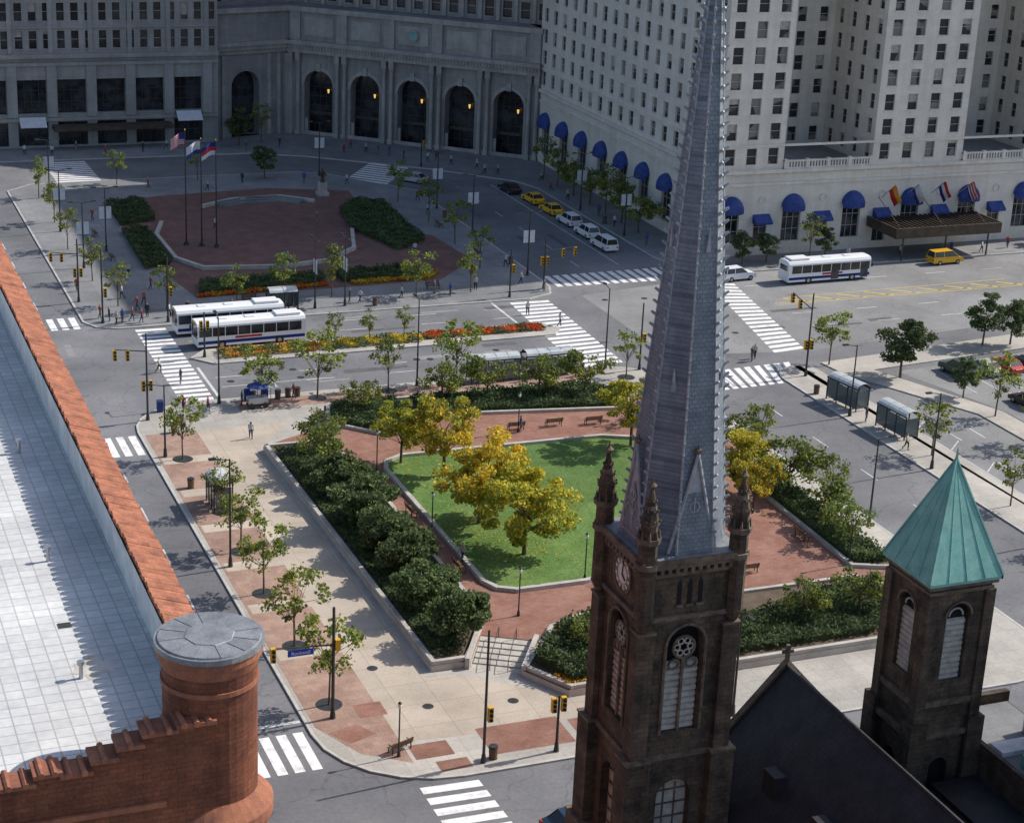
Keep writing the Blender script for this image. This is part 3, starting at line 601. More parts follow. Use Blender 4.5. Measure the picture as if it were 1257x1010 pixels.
b.m('bronze'); b.box(43,291.6,3.2,61.5,294.6,3.8); b.m('banner'); b.face([(38,294.5,5),(42,294.5,5),(42,292.8,3.7),(38,292.8,3.7)]); b.face([(62.5,294.5,5.4),(66.5,294.5,5.4),(66.5,292.8,4.1),(62.5,292.8,4.1)])
b.done()
# ============================================================ SANDSTONE BUILDING (foreground left)
b=B('sandstone_building'); 
b.m('sred'); b.box(-30,38.3,0,8.8,110,39.0); b.m('roof'); b.face([(-30,38.9,40.5),(8.8,38.9,40.5),(8.8,110,40.5),(-30,110,40.5)])
b.m('stain')
for (cx_,cy_,rr_) in ((7.0,44.5,.55),(4.2,52,.5),(2.5,63,.8)):
    b.face([(cx_+rr_*(1+.3*math.sin(i*2.3))*math.cos(i*math.pi/8),cy_+rr_*(1+.3*math.cos(i*1.7))*math.sin(i*math.pi/8),40.506) for i in range(16)])
b.m('sred'); b.box(8.8,40.2,0,9.5,110,41.6); b.m('roofw'); b.face([(8.79,39,40.5),(8.79,110,40.5),(8.79,110,41.6),(8.79,39,41.6)])
b.m('sred2'); b.box(9.5,40.2,40.6,9.66,110,41.2)
b.m('tile'); y=41.0; 
while y<109:
    n=5; r=.165; jz=R.uniform(-.015,.02); jx=R.uniform(-.03,.03)
    for i in range(n):
        t0,t1=math.pi*i/n,math.pi*(i+1)/n
        a=(y+.17-r*math.cos(t0),r*math.sin(t0)); c=(y+.17-r*math.cos(t1),r*math.sin(t1))
        b.face([(8.72+jx,a[0],41.92+a[1]+jz),(8.72+jx,c[0],41.92+c[1]+jz),(9.72+jx,c[0],41.58+c[1]+jz),(9.72+jx,a[0],41.58+a[1]+jz)])
    b.face([(9.72+jx,y+.005,41.58),(9.72+jx,y+.17,41.75),(9.72+jx,y+.335,41.58)]); b.face([(8.72+jx,y+.005,41.92),(8.72+jx,y+.17,42.08),(8.72+jx,y+.335,41.92)])
    y+=.34
b.face([(8.74,40.2,41.9),(8.74,109,41.9),(9.7,109,41.57),(9.7,40.2,41.57)])
steps=[(-30,3.4,40.75),(3.4,4.6,40.95),(4.6,5.2,41.15),(5.2,5.9,41.05),(5.9,6.5,41.3),(6.5,7.1,41.55),(7.1,7.9,41.8),(7.9,8.8,41.9)]
for a,c,h in steps:
    b.m('sred'); b.box(a,38.3,39.0,c-.002,38.85,h); b.m('sred2'); b.box(a-.03,38.2,h,c+.03,38.93,h+.1)
    n=max(1,int((c-a)/.3)) if a>-29 else 60
    b.m('tile')
    for i in range(n):
        xx=a+(c-a)*(i+.5)/n; b.tube((xx,38.17,h+.09),(xx,38.96,h+.09),.08,7)
for z in (39.9,37.5,35): b.m('sred2'); b.box(-30,38.2,z,7.6,38.297,z+.14)
b.m('sred'); tx,ty=8.95,39.45
b.frus(tx,ty,0,38.3,1.28,1.28,36); b.m('sred2'); b.frus(tx,ty,38.3,38.9,1.28,1.52,36); b.frus(tx,ty,38.9,39.2,1.52,1.52,36); b.frus(tx,ty,39.2,39.6,1.52,1.14,36); b.m('sred'); b.frus(tx,ty,39.6,42.95,1.14,1.14,36)
b.m('sred2'); b.frus(tx,ty,42.5,42.62,1.18,1.18,36); b.frus(tx,ty,42.95,43.25,1.15,1.26,36); b.frus(tx,ty,43.25,43.45,1.28,1.28,36); b.m('capm'); b.frus(tx,ty,43.45,43.58,1.32,1.31,36); b.frus(tx,ty,43.58,43.62,1.24,1.22,36)
b.frus(tx,ty,43.62,43.64,.62,.6,8)
for i in range(12): a=i*math.pi/6; b.tube((tx+.6*math.cos(a),ty+.6*math.sin(a),43.625),(tx+1.22*math.cos(a),ty+1.22*math.sin(a),43.625),.012,4)
b.m('metal')
for (px,py) in ((5.2,56),(6.5,47),(2.5,60)): b.box(px,py,40.5,px+.35,py+.3,40.52)
b.m('steel')
for (px,py) in ((6.6,44.0),(6.9,51.5),(5,66),(7.3,60.5),(2.2,50)): b.frus(px,py,40.5,40.9,.06,.05,8); b.frus(px,py,40.9,41.0,.1,.1,8)
b.done()
b=B('rooftop_stack'); b.m('sred2'); b.frus(9.0,86,41.6,43.9,.7,.7,20); b.frus(9.0,86,43.9,44.3,.85,.85,20); b.done()
# ============================================================ CHURCH
b=B('stone_church'); CX,CY=42.0,78.6; h=2.55
for q in range(4):
    b.M=Matrix.Translation((CX,CY,0))@Matrix.Rotation(q*math.pi/2,4,'Z')
    O=(-h,-h,0); N=(0,-1,0)
    b.opening(O,UX,N,0,2*h,0,14.2,h-1.0,h+1.0,6,12.6,True,.5,'church','louv',('churcht',3,8))
    b.opening(O,UX,N,0,2*h,14.2,22.2,h-1.02,h+1.02,15.5,21.6,True,.5,'church','dark')
    b.m('louv')
    for i in range(11): z=15.7+i*.36; b.slab((-.95,-h+.42,z),(.88,0,0),(0,0,.2),(0,-.18,-.14)); b.slab((.07,-h+.42,z),(.88,0,0),(0,0,.2),(0,-.18,-.14))
    b.m('churcht'); b.box(-.07,-h+.1,15.5,.07,-h+.3,19.7)
    def ring(cx,cz,r,t,y,n=14,k='churcht'):
        b.m(k)
        for i in range(n):
            t0,t1=2*math.pi*i/n,2*math.pi*(i+1)/n
            b.tube((cx+r*math.cos(t0),y,cz+r*math.sin(t0)),(cx+r*math.cos(t1),y,cz+r*math.sin(t1)),t,4)
    ring(0,20.35,.62,.09,-h+.15,14,'churcht'); 
    for i in range(6): ring(.38*math.cos(i*math.pi/3),20.35+.38*math.sin(i*math.pi/3),.17,.05,-h+.15,8,'louv')
    ring(-.5,19.4,.3,.06,-h+.15,8,'churcht'); ring(.5,19.4,.3,.06,-h+.15,8,'churcht')
    b.m('churcht')
    for i in range(10):
        t0,t1=math.pi*i/10,math.pi*(i+1)/10; r=1.16
        b.tube((-r*math.cos(t0),-h-.06,20.58+r*math.sin(t0)),(-r*math.cos(t1),-h-.06,20.58+r*math.sin(t1)),.1,4)
    for s_ in (-1,1): b.tube((s_*1.16,-h-.06,15.5),(s_*1.16,-h-.06,20.6),.09,5)
    b.m('church'); b.face([(-h,-h,22.2),(h,-h,22.2),(h,-h,25.4),(-h,-h,25.4)])
    if q%2==1:
        b.m('churcht'); y=-h-.02; ring(0,23.75,1.0,.1,y,24); b.m('clock')
        b.face([(.97*math.cos(2*math.pi*i/24),-h-.05,23.75+.97*math.sin(2*math.pi*i/24)) for i in range(24)])
        ring(0,23.75,.9,.02,-h-.07,24,'black'); ring(0,23.75,.58,.015,-h-.07,24,'black')
        b.m('black')
        for i in range(12):
            a=i*math.pi/6; c,s_=math.cos(a),math.sin(a)
            for off in ((-.05,.05) if i%3 else (-.07,0,.07)):
                p=Vector((c*.64-s_*off,-h-.075,23.75+s_*.64+c*off)); p2=Vector((c*.86-s_*off*1.3,-h-.075,23.75+s_*.86+c*off*1.3)); b.tube(p,p2,.015,4)
        b.tube((0,-h-.09,23.75),(.12,-h-.09,24.5),.03,4); b.tube((0,-h-.09,23.75),(.38,-h-.09,23.5),.04,4)
    else:
        b.m('dark')
        for dx in (-.6,0,.6):
            b.face([(dx-.13,-h-.012,22.9),(dx+.13,-h-.012,22.9),(dx+.13,-h-.012,24.0),(dx,-h-.012,24.35),(dx-.13,-h-.012,24.0)])
            b.m('churcht'); b.box(dx-.2,-h-.1,22.75,dx+.2,-h-.013,22.88); b.m('dark')
    b.m('churcht')
    for z0,z1,p in ((14.0,14.3,.16),(22.1,22.35,.18),(24.55,24.75,.12),(25.05,25.3,.3),(25.3,25.6,.42),(4.6,4.9,.18)): b.box(-h-p+.001*q,-h-p,z0,h-.001*q,-h-.004,z1)
    for i in range(11): b.box(-h+.25+i*.43,-h-.28,24.76,-h+.45+i*.43,-h-.004,25.04)
    for z0,z1,w,p in ((0,8,.95,.85),(8,14.2,.8,.6),(14.2,21.5,.6,.34)): 
        b.m('church'); b.box(-h-p,-h-p,z0,-h+w,-h-.006,z1); b.box(-h-p+.004,-h-.006,z0,-h-.006,-h+w,z1)
        b.m('churcht'); b.box(-h-p-.05,-h-p-.05,z1+.003,-h+w+.05,-h-.005,z1+.13); b.box(-h-p-.045,-h-.004,z1+.003,-h-.005,-h+w+.05,z1+.13)
    px=-h-.02
    b.m('church'); b.frus(px,px,21.7,22.3,.3,.56,8,ph=.39); b.frus(px,px,22.3,26.6,.52,.48,8,ph=.39); b.m('churcht'); b.frus(px,px,25.2,25.5,.62,.62,8,ph=.39); b.frus(px,px,26.6,26.9,.62,.66,8,ph=.39)
    for j in range(8): a=j*math.pi/4+.39; b.frus(px+.5*math.cos(a),px+.5*math.sin(a),26.9,27.35,.12,.02,4)
    b.m('church'); b.frus(px,px,26.9,27.6,.46,.42,8,ph=.39); b.frus(px,px,27.6,29.5,.5,.09,8,ph=.39); b.m('churcht'); b.frus(px,px,28.4,28.6,.34,.3,8,ph=.39); b.frus(px,px,29.45,29.65,.1,.24,8); b.frus(px,px,29.65,29.8,.24,.06,8); b.frus(px,px,29.8,30.1,.07,.02,6)
    for j in range(8):
        a=j*math.pi/4
        for kk in range(3): rr=.46-.13*kk; b.tube((px+rr*math.cos(a),px+rr*math.sin(a),27.8+.5*kk),(px+(rr+.1)*math.cos(a),px+(rr+.1)*math.sin(a),27.9+.5*kk),.05,4)
    b.m('slate2'); g=1.35; y0=-h+.32; apex=30.9
    b.face([(-g,y0,25.6),(g,y0,25.6),(0,y0,apex)]); b.m('slate'); b.face([(-g,y0,25.6),(0,y0,apex),(0,.0,apex)]); b.face([(g,y0,25.6),(0,.0,apex),(0,y0,apex)])
    b.face([(-g,y0,25.6),(-g,0,25.6),(0,0,apex)]); b.face([(g,y0,25.6),(g,0,25.6),(0,0,apex)])
    b.m('slate'); b.face([(-g*.62,y0-.03,25.9),(g*.62,y0-.03,25.9),(g*.52,y0-.03,27.4),(0,y0-.03,28.9),(-g*.52,y0-.03,27.4)])
    b.m('slate2'); b.tube((-g*.95,y0-.06,25.7),(0,y0-.06,apex),.09,5); b.tube((g*.95,y0-.06,25.7),(0,y0-.06,apex),.09,5); b.tube((0,y0-.05,25.8),(0,y0-.05,28.6),.05,4)
    for dx in (-.42,.42): 
        for i in range(6):
            t0,t1=math.pi*i/6,math.pi*(i+1)/6; b.tube((dx-.34*math.cos(t0),y0-.06,27.0+.5*math.sin(t0)),(dx-.34*math.cos(t1),y0-.06,27.0+.5*math.sin(t1)),.045,4)
    ring(0,28.1,.28,.045,y0-.06,10,'slate2')
    b.tube((-g*.7,y0-.05,25.95),(g*.7,y0-.05,25.95),.08,4); b.m('churcht'); b.frus(0,y0,apex,apex+.5,.12,.03,6); b.frus(0,y0,apex+.1,apex+.25,.2,.2,6)
b.M=Matrix.Translation((CX+.12,CY,0))
b.m('capm'); b.box(-h-.3,-h-.3,25.45,h+.1,h+.3,25.62)
R0=2.65; z0=25.6; z1=57.2; ph=math.pi/8
b.m('slate'); 
NS=36
for k in range(NS):
    za=z0+(z1-z0)*k/NS; zb=z0+(z1-z0)*(k+1)/NS; ra=R0*(1-k/NS)+.03; rb=R0*(1-(k+1)/NS)+.03
    b.frus(0,0,za,zb,ra+.012,rb,8,cap=False,ph=ph)
b.m('slate2')
for i in range(8):
    a=ph+i*math.pi/4; c,s_=math.cos(a),math.sin(a)
    b.tube((c*R0,s_*R0,z0),(c*.05,s_*.05,z1),.075,5,.03)
    z=z0+1.0
    while z<z1-1:
        r=R0*(z1-z)/(z1-z0)+.1; w=.12
        b.tube((c*(r-.05),s_*(r-.05),z),(c*(r+.17),s_*(r+.17),z+.16),w*.75,5,w*.55); z+=.6
for (zz,dd) in ((41,0),(34,1)):
    r=R0*(z1-zz)/(z1-z0)
    for i in range(8): 
        a=i*math.pi/4; ca,sa=math.cos(a),math.sin(a); rr=r*.93
        b.m('slate2'); b.tube((ca*rr,sa*rr,zz),(ca*(rr+.1),sa*(rr+.1),zz+1.2),.16,4,.02) if i%2==dd else None
b.M=None
# nave between the towers
nx0,nx1,rx,rz,ez=44.7,57.1,50.9,15.8,9.2
b.m('church'); b.box(nx0,30,0,nx1,80.2,ez-.05); b.m('broof')
b.face([(nx0-.3,30,ez-.3),(nx0-.3,80.3,ez-.3),(rx,80.3,rz),(rx,30,rz)]); b.face([(nx1+.3,30,ez-.3),(nx1+.3,80.3,ez-.3),(rx,80.3,rz),(rx,30,rz)])
b.box(38,30,0,nx0-.31,75,7.4)
b.m('church'); b.face([(nx0,80.4,0),(nx1,80.4,0),(nx1,80.4,ez),(rx,80.4,rz+.15),(nx0,80.4,ez)]); b.m('churcht'); b.tube((nx0-.2,80.4,ez),(rx,80.4,rz+.25),.2,5); b.tube((nx1+.2,80.4,ez),(rx,80.4,rz+.25),.2,5); b.m('broof'); b.tube((rx,30,rz+.02),(rx,80.3,rz+.02),.12,5)
for i in range(9): yy=34+i*5; b.box(46.9,yy,11.4,47.6,yy+1.2,12.9); 
b.m('churcht'); b.box(rx-.1,80.25,rz+.3,rx+.1,80.45,rz+1.3); b.box(rx-.35,80.28,rz+.8,rx+.35,80.42,rz+.98)
h2=1.95; CX2,CY2=58.15,77.2
for q in range(4):
    b.M=Matrix.Translation((CX2,CY2,0))@Matrix.Rotation(q*math.pi/2,4,'Z'); O=(-h2,-h2,0); N=(0,-1,0)
    b.opening(O,UX,N,0,2*h2,0,15.2,h2-.6,h2+.6,7,11.5,True,.4,'church','dark')
    b.opening(O,UX,N,0,2*h2,15.2,22.5,h2-.72,h2+.72,16.4,21.0,True,.4,'church','dark')
    b.m('louv')
    for i in range(11): z=16.5+i*.33; b.slab((-.66,-h2+.34,z),(1.32,0,0),(0,0,.2),(0,-.15,-.12))
    for i in range(8):
        t0,t1=math.pi*i/8,math.pi*(i+1)/8; b.m('churcht'); b.tube((-.85*math.cos(t0),-h2-.05,20.28+.85*math.sin(t0)),(-.85*math.cos(t1),-h2-.05,20.28+.85*math.sin(t1)),.08,4)
        b.m('louv'); b.tube((-.45*math.cos(t0),-h2+.2,20.2+.45*math.sin(t0)),(-.45*math.cos(t1),-h2+.2,20.2+.45*math.sin(t1)),.06,4)
    b.m('churcht')
    for z0_,z1_,p in ((14.9,15.25,.15),(21.7,21.9,.1),(22.1,22.5,.25),(13.0,13.3,.3)): b.box(-h2-p+.001*q,-h2-p,z0_,h2-.001*q,-h2-.004,z1_)
    b.m('church'); b.box(-h2-.2,-h2-.2,0,-h2+.45,-h2-.006,21.7); b.box(-h2-.195,-h2-.005,0,-h2-.006,-h2+.45,21.7); b.box(-h2-.45,-h2-.45,0,-h2+.6,-h2-.206,14); b.box(-h2-.445,-h2-.2,0,-h2-.207,-h2+.6,14)
    b.m('copper'); e=h2+.38; b.face([(-e,-e,22.5),(e,-e,22.5),(0,0,28.7)]); b.box(-e,-e,22.35,e-.002*q,-e+.12,22.52); b.tube((-e,-e,22.55),(0,0,28.72),.06,4)
    for kx in (-.5,0,.5): b.tube((e*kx,-e,22.55),(0,-.02,28.6),.03,4)
b.M=Matrix.Translation((CX2,CY2,0)); b.m('copper'); b.frus(0,0,28.6,29.3,.1,.02,6); b.M=None
b.m('church'); b.box(nx1+.32,60,0,60.3,74.7,10); b.m('broof'); b.box(nx1+.33,59.8,10.003,60.4,74.75,10.3)
b.done()
b=B('low_building'); b.m('church'); b.box(60.6,56,0,66,80,11.5); b.m('conc2'); b.box(60.95,56.2,11.5,65.8,79.5,11.6); b.m('church'); b.box(60.6,79.6,11.503,66,80,12.2); b.box(60.6,56,11.503,60.9,79.6,12.2)
b.m('copper'); b.box(62,70,11.603,63.6,73,12.3); b.m('roofw'); b.box(61.5,74,11.603,65,75.2,11.9); b.m('steel'); b.box(62.5,64,11.603,64,66,12.8); b.frus(64.6,76,11.603,12.8,.25,.25,10)
b.m('sred'); b.box(66.2,68,0,74,76,21.5); b.m('conc2'); b.box(66.1,76.2,0,80,80,9); b.done()
# ============================================================ VEHICLES
def car_mesh(name,c,kind='sedan'):
    paint=mat(name+'_paint',c,rough=.3,spec=.5,rand=.05)
    b=B(name); w=.9
    prof={'sedan':([(-2.3,.3),(-2.35,.75),(-1.7,.95),(.95,.95),(2.15,.75),(2.3,.55),(2.25,.3)],[(-1.75,.94),(-1.2,1.42),(.15,1.45),(1.0,.94)]),
          'suv':([(-2.3,.35),(-2.32,1.0),(-1.9,1.08),(1.0,1.08),(2.15,.92),(2.3,.6),(2.25,.35)],[(-2.2,1.07),(-2.0,1.68),(.2,1.72),(1.05,1.07)]),
          'van':([(-2.5,.35),(-2.5,1.1),(-2.2,1.12),(1.3,1.08),(2.3,.85),(2.4,.5),(2.35,.35)],[(-2.42,1.1),(-2.3,1.82),(.6,1.85),(1.6,1.06)])}[kind]
    bp,cp=prof; n=len(bp)
    b.m(paint)
    L=[(x,-w,z) for x,z in bp]; Rr=[(x,w,z) for x,z in bp]; b.face(L); b.face(list(reversed(Rr)))
    for i in range(n): j=(i+1)%n; b.face([L[i],L[j],Rr[j],Rr[i]])
    lo=.84;hi=.68
    def cpnt(i,s): 
        x,z=cp[i]; return (x,s*(lo if i in(0,3) else hi),z)
    b.m('glass'); b.face([cpnt(i,-1) for i in range(4)]); b.face([cpnt(i,1) for i in range(4)])
    b.face([cpnt(0,-1),cpnt(1,-1),cpnt(1,1),cpnt(0,1)]); b.face([cpnt(2,-1),cpnt(3,-1),cpnt(3,1),cpnt(2,1)])
    b.m(paint); x1,z1=cp[1];x2,z2=cp[2]; b.slab((x1-.03,-hi-.02,z1-.02),(x2-x1+.06,0,z2-z1),(0,2*hi+.04,0),(0,0,.06))
    for s in (-1,1):
        for i in (1,2): b.tube(cpnt(0 if i==1 else 3,s),cpnt(i,s),.05,4)
        xm=(x1+x2)/2; b.tube((xm,s*lo,cp[0][1]),(xm,s*hi,z1),.05,4)
    b.m('black')
    for x in (-1.45,1.45):
        for s in (-1,1): b.tube((x,s*.72,.34),(x,s*.93,.34),.34,14); b.m('steel'); b.tube((x,s*.9,.34),(x,s*.945,.34),.19,10); b.m('black')
    b.m('clock'); X=max(p[0] for p in bp)
    for s in (-1,1): b.box(X-.1,s*.62-.16,.55,X+.02,s*.62+.16,.72)
    b.m('red'); X=min(p[0] for p in bp)
    for s in (-1,1): b.box(X-.02,s*.7-.14,.68,X+.1,s*.7+.14,.85)
    return b.done(data_only=True)
CM={'taxi':car_mesh('taxi',(.75,.42,.02),'sedan'),'white':car_mesh('white_van',(.75,.76,.78),'van'),'blue':car_mesh('blue_car',(.015,.035,.07)),'dark':car_mesh('dark_car',(.03,.03,.035)),
 'red':car_mesh('red_car',(.45,.05,.03)),'green':car_mesh('green_suv',(.05,.09,.07),'suv'),'wsuv':car_mesh('white_suv',(.75,.76,.78),'suv'),'silver':car_mesh('silver_car',(.4,.41,.43)),'tvan':car_mesh('yellow_van',(.7,.42,.03),'van')}
def car(name,k,x,y,deg): put(name,CM[k],(x,y,.012),math.radians(deg),.04)
car('parked_taxi','dark',103.6,253,95)
car('parked_taxi','taxi',104.6,246.2,93); car('parked_taxi','taxi',104.7,239.6,93); car('parked_car','wsuv',104.6,233,93); car('parked_car','wsuv',104.4,226.4,92); car('parked_van','white',104.0,219.8,92)
car('moving_car','silver',91.5,262,130); car('white_suv','wsuv',114.6,202.0,5); car('taxi_van','tvan',146.5,202.8,3)
for x,k in ((120.6,'green'),(124.0,'silver'),(126.9,'red'),(130,'dark'),(133.2,'silver')): car('parked_car',k,x,162.0,96)
for x,k in ((136.5,'dark'),(140,'green')): car('parked_car',k,x,163.5,96)
for x,k in ((122,'dark'),(128,'silver'),(131,'dark')): car('parked_car',k,x,151,96)
car('dark_car','blue',43.8,91.0,3)
def bus(name,x,y,deg,col=(.78,.79,.80),L=12.2):
    b=B(name); white=mat(name+'_body',col,rough=.35,spec=.5); b.m(white); w=1.27; prof=[(-w,.35),(-w,2.65),(-w+.18,2.95),(-.5,3.05),(.5,3.05),(w-.18,2.95),(w,2.65),(w,.35)]
    A=[(-L/2,p,z) for p,z in prof]; C=[(L/2,p,z) for p,z in prof]; b.face(A); b.face(list(reversed(C)))
    for i in range(len(prof)): j=(i+1)%len(prof); b.face([A[i],A[j],C[j],C[i]])
    b.m('glass')
    for s in (-1,1):
        b.slab((-L/2+.5,s*(w+.004),1.45),(L-.7,0,0),(0,0,1.0),(0,s*.012,0))
    b.slab((L/2+.002,-1.1,1.2),(0,2.2,0),(0,0,1.45),(.015,0,0)); b.slab((-L/2-.015,-.9,1.7),(0,1.8,0),(0,0,.7),(.013,0,0))
    b.m(white)
    for s in (-1,1):
        for i in range(1,8): b.slab((-L/2+.5+(L-.7)*i/8-.04,s*(w+.017),1.45),(.08,0,0),(0,0,1.0),(0,s*.01,0))
    b.m('navy')
    for s in (-1,1): b.slab((-L/2+.1,s*(w+.003),.62),(L-.2,0,0),(0,0,.35),(0,s*.01,0))
    b.m('red')
    for s in (-1,1): b.slab((-L/2+5,s*(w+.003),1.08),(3,0,0),(0,0,.25),(0,s*.012,0))
    b.m('glass')
    for xx in (L/2-1.5,.2): b.slab((xx,-w-.03,.42),(1.1,0,0),(0,0,1.95),(0,.026,0))
    b.m(white); b.box(-L/2+.5,-.85,3.04,-L/2+3.2,.85,3.28); b.box(-.5,-.4,3.04,.5,.4,3.14); b.box(L/2-3.5,-.4,3.04,L/2-2.6,.4,3.14)
    b.m('black')
    for xx in (-L/2+3,L/2-2.7):
        for s in (-1,1): b.tube((xx,s*1.0,.48),(xx,s*(w+.02),.48),.48,16); b.m('steel'); b.tube((xx,s*(w),.48),(xx,s*(w+.04),.48),.24,10); b.m('black')
    b.box(-L/2+.1,-w+.1,.3,L/2-.1,w-.1,.4); b.m('sigy'); b.box(L/2,-.8,2.68,L/2+.02,.8,2.88); b.m('black')
    for s in (-1,1): b.box(L/2+.05,s*1.35-.08,1.7,L/2+.2,s*1.35+.08,2.2)
    b.done(loc=(x,y,.012),rot=math.radians(deg),bevel=.06)
bus('city_bus',48.3,191.6,182); bus('city_bus',47.2,196.6,181); bus('city_bus',125.8,199.4,1)
# ============================================================ STREET FURNITURE
def lamp(x,y,h=9.3,ang=0,banner=False,arms=1,name='street_lamp'):
    b=B(name); b.m('metal'); b.frus(0,0,0,.8,.2,.14,8); b.frus(0,0,.8,h,.1,.06,8)
    for s in ([1] if arms==1 else [1,-1]):
        b.tube((0,0,h-.1),(s*1.3,0,h+.15),.04); b.slab((s*1.1 if s>0 else -1.7,-.14,h+.08),(.6,0,0),(0,.28,0),(0,0,.14))
        b.m('clock'); b.slab((s*1.15 if s>0 else -1.65,-.1,h+.05),(.5,0,0),(0,.2,0),(0,0,.03)); b.m('metal')
    if banner:
        for s in (-1,1):
            b.m('metal'); b.tube((0,0,5.9),(s*.8,0,5.9),.025); b.tube((0,0,4.2),(s*.8,0,4.2),.025); b.m('banner'); b.slab((s*.12 if s>0 else -.76,-.01,4.25),(.64,0,0),(0,.02,0),(0,0,1.6))
    b.done(loc=(x,y,.13),rot=math.radians(ang))
for x,y,h,a in ((32.4,134.9,9.3,180),(61.4,173,9.3,90),(83,174.2-.9,9,90),(93.5-6,116.3,7.5,0),(101.2,138,7.6,180),(40.5,172.9,9,90),(101.2,120,7.6,180),(101.3,153,7.6,180),(88,128,8,0),(60,101,8,270),(32.4,160,7,180)): lamp(x,y,h,a)
for x,y,a in ((89,230.1,0),(88.7,209.5,0),(58.8,202,90),(62.5,202.2,90),(89.2,245,0),(78.5,268,0),(36,243,0),(36,225,0),(37.5,262,0),(40,232,0),(109.4,225,0),(109.4,240,0)): lamp(x,y,8.2,a,True,2)
def signal(b,x,y,z):
    b.m('sigy'); b.box(x-.17,y-.15,z,x+.17,y+.15,z+1.05); b.m('black')
    for i in range(3): b.tube((x,y-.16,z+.18+i*.34),(x,y-.28,z+.18+i*.34),.12,8)
def sigpole(x,y,h,arm=None,name='traffic_signal'):
    b=B(name); b.m('metal'); b.frus(0,0,0,.6,.2,.14,8); b.frus(0,0,.6,h,.11,.08,8); signal(b,.35,0,3.0)
    if arm is not None or h<6: signal(b,-.35,0,3.0)
    if arm:
        dx,dy=arm; b.m('metal'); b.tube((0,0,h-1.8),(dx,dy,h-1.4),.06); signal(b,dx,dy,h-2.5); signal(b,dx*.6,dy*.6,h-2.6)
    b.done(loc=(x,y,.13))
sigpole(41.0,100.3,9.7); sigpole(46.2,100.2,4.2); sigpole(103.4,165.5,9.3,(0.5,5)); sigpole(34.2,202,8.5); sigpole(32.8,170,8.8,(-3,0)); sigpole(88.4,203.5,6.5,(4,0)); sigpole(86.5,172.0,7.5); sigpole(112.3,206.8,7,(0,-3)); sigpole(33,210.8,7.5,(-3,0)); sigpole(96,271.5,6); sigpole(42.4,187.5,5,None); sigpole(82.9,201,6); sigpole(41.3,200.8,7.5)
b=B('street_sign'); b.m('metal'); b.frus(0,0,0,.7,.22,.15,8); b.frus(0,0,.7,8.4,.13,.1,8); b.tube((0,0,5.6),(-4.2,0,5.9),.06)
b.m('signblue'); b.box(-3.2,-.06,5.15,-1.4,-.02,5.6); signal(b,-4.2,0,4.9); b.m('sigy'); b.box(.1,-.2,5.2,.45,.15,6.0)
so=b.done(loc=(33.2,108.9,.13))
t=bpy.data.curves.new('street_name','FONT'); t.body='Rockwell'; t.size=.36; t.align_x='CENTER'; t.align_y='CENTER'; t.materials.append(M['clock'])
to=bpy.data.objects.new('street_name',t); to.rotation_euler=(math.pi/2,0,0); to.location=(-2.3,-.075,5.37); COL.objects.link(to); to.parent=so
def shelter(x,y,L,deg):
    b=B('bus_shelter'); b.m('metal')
    for xx in (-L/2,-L/6,L/6,L/2):
        for yy in (-.8,.8): b.box(xx-.05,yy-.05,0,xx+.05,yy+.05,2.4)
    b.box(-L/2-.1,-.9,2.35,L/2+.1,-.8,2.5); b.box(-L/2-.1,.8,2.35,L/2+.1,.9,2.5)
    b.m('plex'); n=6
    for k in range(int(L/1.2)):
        x0=-L/2+k*L/int(L/1.2); x1=x0+L/int(L/1.2)-.06
        for i in range(n):
            t0,t1=math.pi*i/n,math.pi*(i+1)/n
            b.face([(x0,-.88*math.cos(t0),2.5+.45*math.sin(t0)),(x1,-.88*math.cos(t0),2.5+.45*math.sin(t0)),(x1,-.88*math.cos(t1),2.5+.45*math.sin(t1)),(x0,-.88*math.cos(t1),2.5+.45*math.sin(t1))])
    b.m('pane')
    for k in range(3): b.box(-L/2+.1+k*L/3,.79,.3,-L/2-.1+(k+1)*L/3,.81,2.2)
    b.box(-L/2-.01,-.7,.3,-L/2+.01,.7,2.2); b.box(L/2-.01,-.7,.3,L/2+.01,.7,2.2)
    b.m('wood'); b.box(-L/2+.6,.2,.42,L/2-.6,.6,.48); b.m('metal'); b.box(-L/2+.8,.3,0,-L/2+.9,.5,.42); b.box(L/2-.9,.3,0,L/2-.8,.5,.42)
    b.done(loc=(x,y,.13),rot=math.radians(deg))
shelter(69.8,172.8,5.4,180); shelter(76,173,5.4,180); shelter(54.8,201.8,3.4,0); shelter(102.9,156.2,4.6,100); shelter(103.4,147.6,4.6,95); shelter(34.5,147.5,3,90)
def bench(x,y,deg,z=.13,L=1.8):
    b=B('park_bench'); b.m('wood')
    for i in range(4): b.box(-L/2,-.25+i*.13,.43,L/2,-.15+i*.13,.47)
    for i in range(3): b.box(-L/2,.28+i*.03,.55+i*.13,L/2,.31+i*.03,.65+i*.13)
    b.m('metal')
    for xx in (-L/2+.1,L/2-.16): b.box(xx,-.25,0,xx+.06,-.19,.43); b.box(xx,.2,0,xx+.06,.26,.6); b.tube((xx+.03,.24,.5),(xx+.03,.36,.95),.03,4); b.box(xx,-.25,.6,xx+.06,.25,.64)
    b.done(loc=(x,y,z),rot=math.radians(deg))
for a in ((36.2,103.4,200),(66,157,180,.63),(70,157,180,.63),(74,156.5,180,.63),(49.5,140,90,.63),(49.5,128,90,.63),(62,121,180,.63),(72,121,180,.63),(80,126,90,.63),(52,206,0),(75,206.5,0),(86,220,90),(86,235,90),(40,240,90),(40,228,90)): bench(*a)
b0=B('litter_bin'); b0.m('wood'); b0.frus(0,0,.05,.85,.28,.32,12); b0.m('metal'); b0.frus(0,0,.85,.95,.34,.3,12); b0.frus(0,0,0,.06,.3,.3,12)
BM=b0.done(data_only=True)
